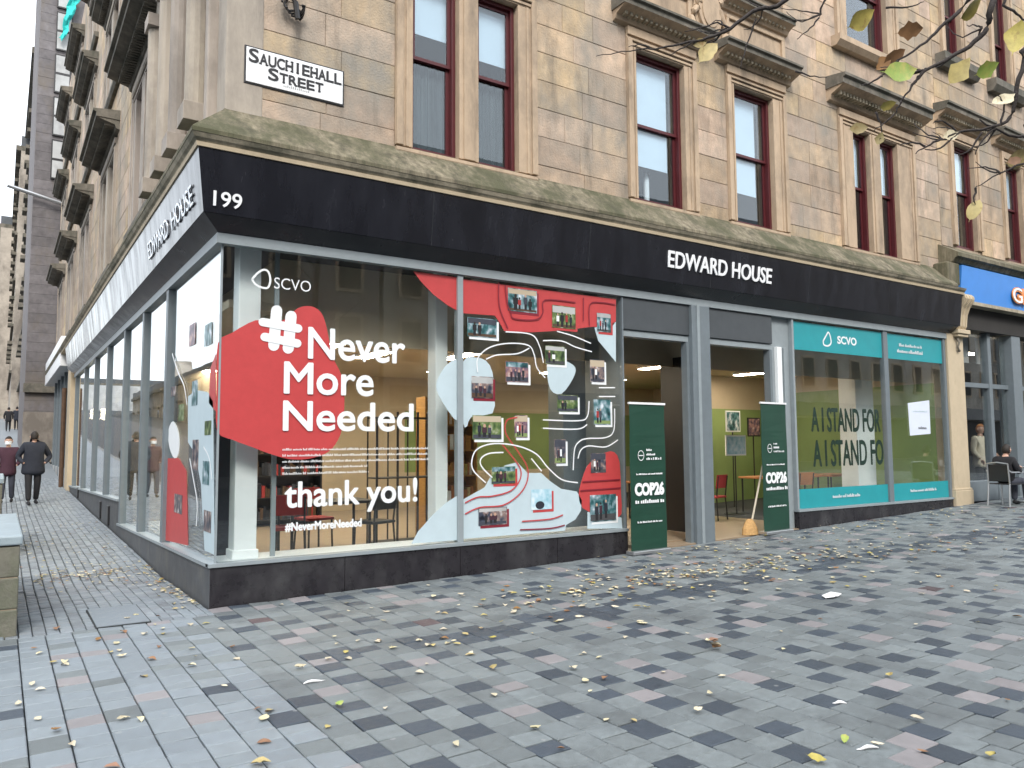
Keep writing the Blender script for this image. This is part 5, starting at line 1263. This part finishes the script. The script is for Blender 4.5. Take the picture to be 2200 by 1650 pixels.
    if mask:
        q = MB(); c = Vector((fx, fy, 0)); sd_ = Vector((-fy, fx, 0))
        rows_ = []
        for z_ in (-.085, -.055, -.02, .005):
            rows_.append([tuple((c*(math.cos(a)*.106)+sd_*(math.sin(a)*.086)+Vector((0, 0, z_)))*s) for a in (-1.1, -.6, -.2, .2, .6, 1.1)])
        for a in range(3):
            for i in range(5): q.quadpts([rows_[a][i], rows_[a][i+1], rows_[a+1][i+1], rows_[a+1][i]], 'sign_white')
        mo = q.build('face_mask', h); md = mo.modifiers.new('s', 'SOLIDIFY'); md.thickness = .004
    # jacket
    wd = wide
    mid = ((pel[0]+che[0])/2, (pel[1]+che[1])/2, (pel[2]+che[2])/2)
    low = (pel[0], pel[1], pel[2]-.08); hem = (pel[0], pel[1], pel[2]-.25)
    jk = [([(V(hem), (.235*s*wd, .19*s))] if pel[2] > .8 else [])+[(V(low), (.215*s*wd, .17*s)), (V(mid), (.19*s*wd, .15*s)), (V(che), (.185*s*wd, .135*s)), (V((nek[0]*.8+che[0]*.2, nek[1], nek[2]-.02)), .085*s)]]
    for k in (0, 1):
        a, c = J['el'][k], J['ha'][k]; cuff = tuple(a[i]+(c[i]-a[i])*.93 for i in range(3))
        jk.append([(V(che), (.185*s*wd, .135*s)), (V(J['sh'][k]), .088*s*wd), (V(a), .066*s), (V(cuff), .048*s)])
    if hood_: jk.append([(V((nek[0]*.8+che[0]*.2, nek[1], nek[2]-.02)), .085*s), (V((nek[0], nek[1]+.05, nek[2]+.02)), .09*s)])
    vs_, es = chainify(jk); skin_mesh('jacket', vs_, es, coat, t, 2)
    tr_ = []
    for k in (0, 1): tr_.append([(V(pel), (.12*s, .085*s)), (V(J['hp'][k]), .098*s), (V(J['kn'][k]), .078*s), (V(J['an'][k]), .060*s)])
    vs_, es = chainify(tr_); skin_mesh('trousers', vs_, es, legs, t, 2)
    for k in (0, 1):
        a = J['an'][k]; tf = J.get('toe', ((0, -1), (0, -1)))[k]
        vs_, es = chainify([[(V((a[0]-tf[0]*.05, a[1]-tf[1]*.05, a[2]-.025)), .045*s), (V((a[0]+tf[0]*.06, a[1]+tf[1]*.06, a[2]-.045)), .042*s), (V((a[0]+tf[0]*.17, a[1]+tf[1]*.17, a[2]-.055)), .034*s)]]); skin_mesh('shoe', vs_, es, shoes, t, 1)
        if J.get('hands', (1, 1))[k]:
            e, w_ = Vector(J['el'][k]), Vector(J['ha'][k]); d = (w_-e).normalized(); ch = fingers(w_*s, d, 1 if k else -1, .009*s)
            vs_, es = chainify(ch); skin_mesh('hand', vs_, es, 'skin', t, 1)
    return t
def stand_pose(step=.16, arms=((-.27, .02, 1.12), (.27, .02, 1.12)), hands=((-.25, -.12, .88), (.25, -.06, .88)), show=(1, 1), face=(-1, 0)):
    return dict(pel=(0, 0, .93), che=(0, 0, 1.30), nek=(0, 0, 1.48), head=(0, -.015, 1.625), sh=((-.19, 0, 1.40), (.19, 0, 1.40)), el=arms, ha=hands, hp=((-.095, 0, .86), (.095, 0, .86)),
                kn=((-.10, -step*.55, .49), (.10, step*.15, .48)), an=((-.10, -step, .09), (.10, step, .10)), hands=show, face=face)
y1 = 14.8; person('person in a bulky navy coat, hands in pockets, on the right of the walking pair', (-1.12, y1, G(-1.1, y1)+.0), R(8), 1.86, stand_pose(.14, ((-.33, .05, 1.14), (.36, .06, 1.14)), ((-.20, -.10, .98), (.21, -.10, .98)), (0, 0), (1, 0)), 'navy_cloth', 'black_cloth', wide=1.25, hood_=True)
y2 = 15.6; person('person in a plum jacket and white face mask walking on the left of the pair', (-1.66, y2, G(-1.6, y2)), R(-5), 1.72, stand_pose(.18, ((-.27, .03, 1.12), (.27, .03, 1.12)), ((-.17, -.12, .98), (.20, -.10, .97)), (0, 0)), 'plum_cloth', 'denim', mask=True, wide=1.0)
for i, (u, v, yy, lab, m_) in enumerate(((18, 905, 58, 'distant person in dark clothes far up the side street, left of two', 'black_cloth'), (36, 900, 60, 'distant person in dark clothes far up the side street, right of two', 'navy_cloth'))):
    d = ray(u, v); tt_ = (yy-CAM.y)/d.y; p = CAM+d*tt_
    person(lab, (p.x, yy, gy(yy)), R(180), 1.75, stand_pose(.2), m_, 'black_cloth')
# person standing inside the cafe door
person('person in a pale top standing behind the cafe glass', (onY(2106, 950, .7)[0], .7, .34), R(-10), 1.72, stand_pose(.05, ((-.25, .02, 1.12), (.25, -.02, 1.12)), ((-.22, -.15, .92), (.18, -.2, 1.05))), 'cream_cloth', 'black_cloth', hairm='wood_orange')
# cafe chair and seated person at the right edge
def cafe_chair(x, y, rz, label):
    t = thing('cafe_chair', label, 'chair', (x, y, G(x, y)), rz)
    q = MB(); q.box(-.23, .23, -.22, .22, .44, .46, 'black_metal'); q.build('seat', t, bevel=.01)
    q = MB(); q.box(-.21, .21, .205, .225, .50, .84, 'black_metal'); q.build('backrest', t, bevel=.01)
    for sx in (-1, 1):
        q = MB(); q.tube([(sx*.25, -.22, 0), (sx*.25, -.22, .64), (sx*.25, -.17, .685), (sx*.25, .20, .69), (sx*.235, .235, .72)], .016, 'steel', 8); q.build('arm', t)
        q = MB(); q.tube([(sx*.23, .26, 0), (sx*.22, .215, .45), (sx*.215, .24, .86)], .015, 'steel', 8); q.build('leg', t)
    q = MB(); q.tube([(-.215, .24, .86), (0, .26, .885), (.215, .24, .86)], .014, 'steel', 8); q.build('top_rail', t)
    return t
cx, cy = onY(2162, 1040, -.75)[0], -.75
cafe_chair(cx, cy, R(80), 'metal cafe chair with curved arms outside the blue fascia cafe')
J = dict(pel=(0, .02, .53), che=(0, .02, .88), nek=(0, -.02, 1.05), head=(0, -.07, 1.19), sh=((-.19, .02, .98), (.19, .02, .98)), el=((-.24, -.08, .72), (.24, -.10, .72)), ha=((-.10, -.32, .82), (.10, -.32, .82)),
         hp=((-.10, -.03, .53), (.10, -.03, .53)), kn=((-.12, -.44, .53), (.12, -.44, .53)), an=((-.12, -.46, .10), (.12, -.42, .10)), hands=(1, 1), face=(-1, 0))
person('person in a dark coat seated on the metal cafe chair at the right edge', (cx, cy, G(cx, cy)), R(80), 1.66, J, 'black_cloth', 'denim')
t = thing('cafe_table', 'small round metal cafe table in front of the seated person', 'table', (cx+.95, -.8, G(16.5, -1)))
q = MB(); q.prism([(.33*math.cos(2*math.pi*i/24), .33*math.sin(2*math.pi*i/24), .71) for i in range(24)], (0, 0, .025), 'steel'); q.build('table_top', t)
q = MB(); q.tube([(0, 0, .02), (0, 0, .71)], .025, 'steel', 8); q.prism([(.22*math.cos(2*math.pi*i/16), .22*math.sin(2*math.pi*i/16), 0) for i in range(16)], (0, 0, .02), 'steel'); q.build('pedestal', t)
q = MB(); q.prism([(cx+.85+.04*math.cos(2*math.pi*i/12), -.85+.04*math.sin(2*math.pi*i/12), G(16.5, -1)+.737) for i in range(12)], (0, 0, .11), 'sign_white'); tag(q.build('paper_cup'), 'white paper cup on the cafe table', 'cup')

# ================================================================== TREE
tree = thing('street_tree', 'bare autumn tree with a few yellow leaves overhanging the top right corner', 'tree', (0, 0, 0))
def at(u, v, d): return CAM+ray(u, v)*d
TR = Vector((3.9, -8.0, 0)); TR.z = G(3.9, -8)
q = MB(); q.tube([TR, TR+Vector((.02, 0, 1.2)), TR+Vector((.0, .05, 2.6)), TR+Vector((-.1, .1, 3.6)), TR+Vector((-.1, .3, 5.5)), TR+Vector((.1, .2, 7.2))], [.15, .12, .105, .09, .06, .03], 'bark', 12); q.build('trunk', tree, smooth=True)
def limb(pts, r0, r1, name='branch'):
    q = MB(); P_ = [Vector(p) for p in pts]; out = []
    for i in range(len(P_)-1):
        p0, p1, p2, p3 = P_[max(i-1, 0)], P_[i], P_[i+1], P_[min(i+2, len(P_)-1)]
        for j in range(4):
            t = j/4; out.append(.5*((2*p1)+(p2-p0)*t+(2*p0-5*p1+4*p2-p3)*t*t+(3*p1-p0-3*p2+p3)*t**3))
    out.append(P_[-1]); n = len(out)
    q.tube([p+Vector((random.uniform(-1, 1), random.uniform(-1, 1), random.uniform(-1, 1)))*.004 for p in out], [r0+(r1-r0)*i/(n-1) for i in range(n)], 'bark', 7)
    q.build(name, tree, smooth=True); return out
T1 = TR+Vector((-.05, .1, 3.0)); T2_ = TR+Vector((-.1, .15, 3.9)); T3 = TR+Vector((-.1, .12, 3.4))
D = 3.3
BR = [([T2_, at(2230, -150, 3.5), at(2135, 0, D), at(2125, 50, D), at(2095, 90, D), at(2040, 125, D), at(1990, 150, D), at(1960, 185, D), at(1936, 216, D)], .022, .004),
      ([T2_, at(2200, -200, 3.6), at(2080, 0, 3.5), at(2030, 50, 3.5), at(1990, 90, 3.5), at(1930, 130, 3.5), at(1895, 162, 3.5)], .018, .003),
      ([T2_, at(2050, -330, 4.0), at(1850, -150, 4.0), at(1690, 0, 4.0), at(1630, 18, 4), at(1570, 60, 4), at(1520, 82, 4), at(1470, 92, 4), at(1420, 104, 4), at(1355, 108, 4), at(1280, 121, 4)], .022, .002),
      ([T3, at(2290, 90, 3.4), at(2200, 150, 3.3), at(2180, 225, 3.3), at(2150, 268, 3.3), at(2060, 285, 3.3), at(2020, 300, 3.3), at(1960, 286, 3.3)], .018, .002),
      ([T1, at(2320, 330, 3.4), at(2200, 352, 3.3), at(2150, 372, 3.3), at(2098, 402, 3.3)], .012, .002),
      ([T2_, at(2000, -200, 3.8), at(1790, -20, 3.8), at(1760, 40, 3.8), at(1735, 65, 3.8), at(1712, 82, 3.8)], .012, .002),
      ([T2_, at(2260, -60, 3.2), at(2160, 0, 3.1), at(2185, 30, 3.1), at(2210, 45, 3.1)], .012, .004),
      ([T3, at(2290, 230, 3.4), at(2205, 292, 3.35), at(2140, 276, 3.3), at(2105, 258, 3.3)], .012, .004)]
for pts, r0, r1 in BR: limb(pts, r0*.75, r1*.8)
for pts, d in (([(1625, 40), (1603, 100), (1590, 150)], 4), ([(1570, 60), (1540, 50), (1500, 62), (1470, 66)], 4), ([(1500, 88), (1470, 100), (1440, 120)], 4), ([(1960, 185), (1975, 160), (1990, 145)], 3.3), ([(1936, 216), (1925, 240), (1905, 262), (1880, 280)], 3.3),
               ([(2060, 285), (2030, 262), (2005, 262)], 3.3), ([(2060, 285), (2020, 318), (1985, 322)], 3.3), ([(2110, 283), (2085, 320), (2060, 332)], 3.3), ([(2020, 300), (1990, 315), (1965, 330)], 3.3), ([(2150, 268), (2158, 230), (2145, 205)], 3.3), ([(2140, 275), (2110, 300), (2095, 330)], 3.3),
               ([(1710, 152), (1740, 163), (1775, 166)], 4), ([(1905, 16), (1950, 14), (1985, 4)], 3.6), ([(1895, 162), (1870, 178), (1850, 184)], 3.5), ([(1400, 105), (1380, 96), (1350, 100)], 4), ([(1880, 240), (1895, 275), (1890, 300)], 3.5), ([(2098, 402), (2092, 425), (2095, 440)], 3.3), ([(1990, 315), (1960, 305), (1935, 312)], 3.3)):
    limb([at(u, v, d) for u, v in pts], .0055, .0018, 'twig')
for i in range(26):
    u0, v0 = random.choice([(1990, 150), (2040, 125), (1930, 130), (1640, 20), (1560, 62), (2060, 285), (2140, 275), (2150, 372), (1765, 30), (2185, 220), (2110, 60), (1480, 92), (2020, 298)])
    a = random.uniform(1.9, 3.9); L_ = random.uniform(35, 95); d = 3.3 if u0 > 1900 else 4
    u1, v1 = u0+math.cos(a)*L_*.5, v0+abs(math.sin(a))*L_*.5*random.choice((1, 1, -.6)); u2, v2 = u1+math.cos(a+.4)*L_*.5, v1+math.sin(a+.5)*L_*.3
    limb([at(u0, v0, d), at(u1, v1, d+.03), at(u2, v2, d+.08)], .0045, .0013, 'twig')
def leaf_bm(mb, c, size, m, fold=.25, flat=False, ang=None, face=None):
    """ovate leaf, folded along the midrib and curled"""
    c = Vector(c); a = ang if ang is not None else random.uniform(0, 2*math.pi)
    if flat:
        ux = Vector((math.cos(a), math.sin(a), random.uniform(-.1, .1))); uy = Vector((-math.sin(a), math.cos(a), random.uniform(-.15, .15))); n_ = ux.cross(uy).normalized()
    else:
        vv = (CAM-c).normalized(); ux = (rt*math.cos(a)+up*math.sin(a)); uy = (rt*-math.sin(a)+up*math.cos(a)); n_ = (vv+Vector((random.uniform(-.5, .5), random.uniform(-.5, .5), random.uniform(-.5, .5)))).normalized(); uy = n_.cross(ux).normalized()
    k = mb.mi(m); prof = [(-.62, .006), (-.5, .012), (-.42, .13), (-.28, .25), (-.12, .33), (.05, .32), (.2, .25), (.34, .15), (.44, .06), (.52, .0)]
    curl = random.uniform(-.25, .35)
    b = len(mb.v)
    for t_, w_ in prof:
        base = c+ux*t_*size+n_*curl*size*(t_*t_*2); jag = random.uniform(.78, 1.18)
        mb.v.append(tuple(base)); mb.v.append(tuple(base+uy*w_*size*jag+n_*fold*w_*size)); mb.v.append(tuple(base-uy*w_*size*jag+n_*fold*w_*size*random.uniform(.2, 1.2)))
    for i in range(len(prof)-1):
        p = b+i*3; mb.f.append((p, p+3, p+4, p+1)); mb.m.append(k); mb.f.append((p, p+2, p+5, p+3)); mb.m.append(k)
for u, v, d, px, m, a in ((1852, 40, 3.4, 62, 'leaf_yellow', .6), (1960, 64, 3.4, 52, 'leaf_brown', .2), (1938, 156, 3.3, 66, 'leaf_green', .1), (2062, 152, 3.3, 66, 'leaf_yellow', .9), (1908, 226, 3.3, 34, 'leaf_yellow', .3), (1846, 276, 3.4, 38, 'leaf_yellow', .1),
                          (1922, 122, 3.5, 52, 'leaf_brown', .6), (2160, 214, 3.3, 50, 'leaf_pale', .4), (2185, 80, 3.2, 70, 'leaf_yellow', 1.3), (2088, 18, 3.3, 60, 'leaf_yellow', .8), (2094, 450, 3.3, 46, 'leaf_yellow', 1.1), (2190, 338, 3.3, 60, 'leaf_yellow', .4),
                          (1522, 112, 4.0, 52, 'leaf_yellow', .8), (1890, 298, 3.5, 28, 'leaf_yellow', 1.2), (2122, 148, 3.5, 52, 'leaf_green', .5), (2182, 345, 3.2, 30, 'leaf_brown', .3), (1505, 92, 4.0, 30, 'leaf_yellow', .3), (2045, 290, 3.3, 34, 'leaf_pale', .3), (1900, 135, 3.5, 40, 'leaf_brown', .7)):
    q = MB(); leaf_bm(q, at(u, v, d), px*d/FPX*1.05, m, .3, False, a); q.build('leaf', tree, fix=False, smooth=True)
for i in range(10):    # crown above and behind the frame
    a = random.uniform(0, 6.28); z = random.uniform(3.8, 6.5); p0 = TR+Vector((-.05, .2, z)); L_ = random.uniform(1.4, 2.6)
    if -2.9 < math.atan2(math.sin(a), math.cos(a)) < -.1 or z > 5.2:
        limb([p0, p0+Vector((math.cos(a)*L_*.5, math.sin(a)*L_*.5, .7)), p0+Vector((math.cos(a)*L_, math.sin(a)*L_, 1.5))], .025, .004)

# ================================================================== FALLEN LEAVES AND LITTER
b = MB(); n = 0
def gz(x, y): return G(x, y)+.012
cl = ['leaf_pale']*6+['leaf_yellow']*2+['leaf_brown']*2
def scatter(cnt, fx, sz=(.05, .09)):
    for i in range(cnt):
        x, y = fx()
        leaf_bm(b, (x, y, gz(x, y)), random.uniform(*sz), random.choice(cl), random.uniform(.1, .5), True)
scatter(270, lambda: (lambda x: (x, -1.15-.10*x+random.gauss(0, .28)-(.2 if x < 4 else 0)))(random.triangular(1.6, 9.5, 5.0)))
scatter(150, lambda: (lambda x: (x, -2.5+random.gauss(0, .35)))(random.uniform(.3, 14)))
scatter(230, lambda: (random.uniform(.2, 15), random.uniform(-6.3, -.2)), (.035, .085))
scatter(40, lambda: (random.uniform(-1.9, -.1), random.uniform(-4, .1)))
scatter(90, lambda: (-.05-abs(random.gauss(0, .12)), random.triangular(0, 5, .6)), (.04, .07))
scatter(120, lambda: (-.75+random.gauss(0, .35), 3.3+random.gauss(0, .25)), (.04, .07))
scatter(160, lambda: (random.uniform(-1.6, -.1), random.uniform(2, 10)), (.03, .06))
scatter(130, lambda: (random.uniform(5, 14), -.5+random.gauss(0, .25)), (.04, .08))
o = b.build('fallen_leaves', fix=False, kind='stuff', smooth=True)
LV = [(560, 980/2+1150, 'leaf_yellow', .13, 'bright yellow leaf at the bottom edge, left of centre'), (240/2, 840/2+1150, 'leaf_brown', .09, 'pinkish brown curled leaf on the pale pavers at lower left'), (730, 1515, 'leaf_green', .10, 'yellow green leaf among pale pavers left of the picture centre'),
      (575, 1532, 'leaf_brown', .08, 'tan leaf just below the plum coloured paver at lower left'), (1232, 1436, 'leaf_pale', .10, 'cream and brown leaf cluster on a dark paver near the centre'), (1060, 1436, 'leaf_yellow', .10, 'yellow white leaf with a dark shadow near the centre'),
      (1912, 1452, 'leaf_yellow', .09, 'yellow leaf on light pavers at the right, upper of the bright ones'), (1815, 1589, 'leaf_green', .09, 'green yellow leaf near a white feather at lower right'), (1755, 1634, 'leaf_yellow', .11, 'bright yellow leaf at the bottom edge, right of centre'), (2130, 1624, 'leaf_yellow', .10, 'yellow leaf in the bottom right corner'),
      (1970, 1545, 'leaf_pale', .09, 'cream leaf pair on a dark paver at lower right'), (1500, 1527, 'leaf_pale', .08, 'long cream leaf on grey pavers right of centre'), (1525, 1490, 'leaf_pale', .06, 'small cream leaf on a light grey paver right of centre'), (645, 1435, 'leaf_pale', .11, 'cream leaf cluster in front of the plinth, lower of the two'),
      (340, 1325, 'leaf_brown', .06, 'small dark leaf on the pale slab beside the setts'), (412, 1430, 'leaf_pale', .09, 'pale leaf lying on the footway left of the plinth corner'), (420, 1412, 'leaf_pale', .06, 'thin pale leaf left of the plinth corner'), (300, 1545, 'leaf_pale', .08, 'cream leaf on pale pavers at lower left'),
      (155, 1600, 'leaf_pale', .07, 'white leaf between pavers at the lower left'), (1205, 1610, 'leaf_brown', .06, 'brown and white leaf at the bottom near the centre'), (980, 1600, 'leaf_pale', .07, 'cream leaf on a dark paver at the bottom centre'), (70, 1470, 'leaf_pale', .08, 'pale leaf near the left edge below the pedestal'),
      (1300, 1457, 'leaf_brown', .08, 'tan leaf on a pinkish paver near the centre'), (1640, 1185+40, 'leaf_yellow', .08, 'yellow leaf beside the leaf drift in front of the doors')]
for u, v, m, sz, lab in LV:
    d = ray(u, v); tt_ = (0.02-CAM.z)/d.z; p = CAM+d*tt_; p.z = gz(p.x, p.y); tt_ = (p.z-CAM.z)/d.z; p = CAM+d*tt_
    q = MB(); leaf_bm(q, (0, 0, .004), sz*.82, m, .55, True); lf = q.build('fallen_leaf', fix=False, smooth=True); lf.location = (p.x, p.y, G(p.x, p.y)+.008); lf.rotation_euler = (random.uniform(-.25, .25), random.uniform(-.25, .25), 0); lf.location.z += .006; tag(lf, lab, 'leaf', 'fallen leaves in the foreground')
def flat_at(u, v, h=.02):
    d = ray(u, v); p = CAM+d*((h-CAM.z)/d.z); p = CAM+d*((G(p.x, p.y)+h-CAM.z)/d.z); return p
ic = [flat_at(u, v, .0) for u, v in ((185, 1318), (302, 1301), (330, 1336), (200, 1352))]
xa, xb = min(p_.x for p_ in ic)+.02, max(p_.x for p_ in ic)-.04; ya, yb = min(p_.y for p_ in ic), max(p_.y for p_ in ic)
t = thing('inspection_cover', 'recessed paving inspection cover left of the plinth corner', 'cover', ((xa+xb)/2, (ya+yb)/2, 0))
hx_, hy_ = (xb-xa)/2, (yb-ya)/2
q = MB(); q.box(-hx_, hx_, -hy_, hy_, -.03, .008, 'joint_sand'); q.build('frame', t)
q = MB(); q.box(-hx_+.012, hx_-.012, -hy_+.012, hy_-.012, .008, .014, 'paver_blue'); q.build('slab', t)
p = flat_at(1785, 1277); q = MB()
rg = [(-.13, -.03), (-.05, -.08), (.05, -.05), (.14, -.03), (.10, .05), (.02, .07), (-.08, .05)]
for (a, c), (d_, e) in zip(rg, rg[1:]+rg[:1]): q.quadpts([(0, 0, .05), (a, c, .004+random.random()*.02), (d_, e, .004+random.random()*.02)], 'litter_white')
o = q.build('paper_scrap', fix=False); o.location = (p.x, p.y, G(p.x, p.y)+.006); md = o.modifiers.new('s', 'SOLIDIFY'); md.thickness = .003; tag(o, 'crumpled white paper scrap on the paving before the doorways', 'litter')
p = flat_at(1537, 1392); q = MB()
for k in range(4): leaf_bm(q, (random.uniform(-.02, .02), random.uniform(-.02, .02), .02+k*.02), .10, ['leaf_brown', 'leaf_pale', 'leaf_brown', 'leaf_brown'][k], .6, True)
o = q.build('leaf_clump', fix=False, smooth=True); o.location = (p.x, p.y, G(p.x, p.y)+.004); tag(o, 'small dark brown curled clump standing up on the paving, centre right', 'leaf')
for (u, v, a, ln, lab) in ((1802, 1508, 2.3, .09, 'small white feather on grey pavers, the upper one'), (1862, 1605, 2.6, .13, 'long white feather streak on pavers at lower right'), (675, 1463, .1, .16, 'pale smear of white plastic on the paving before the plinth')):
    p = flat_at(u, v, .01); q = MB(); pts = [(math.cos(a)*ln*(i/5-.5), math.sin(a)*ln*(i/5-.5)+.01*math.sin(i), .003+.004*math.sin(i)) for i in range(6)]
    q.tube(pts, [.003, .009, .011, .009, .006, .002], 'litter_white', 6); o = q.build('feather' if 'feather' in lab else 'litter_strip', smooth=True); o.location = (p.x, p.y, G(p.x, p.y)+.004); tag(o, lab, 'feather' if 'feather' in lab else 'litter')
# corner chip on the plinth
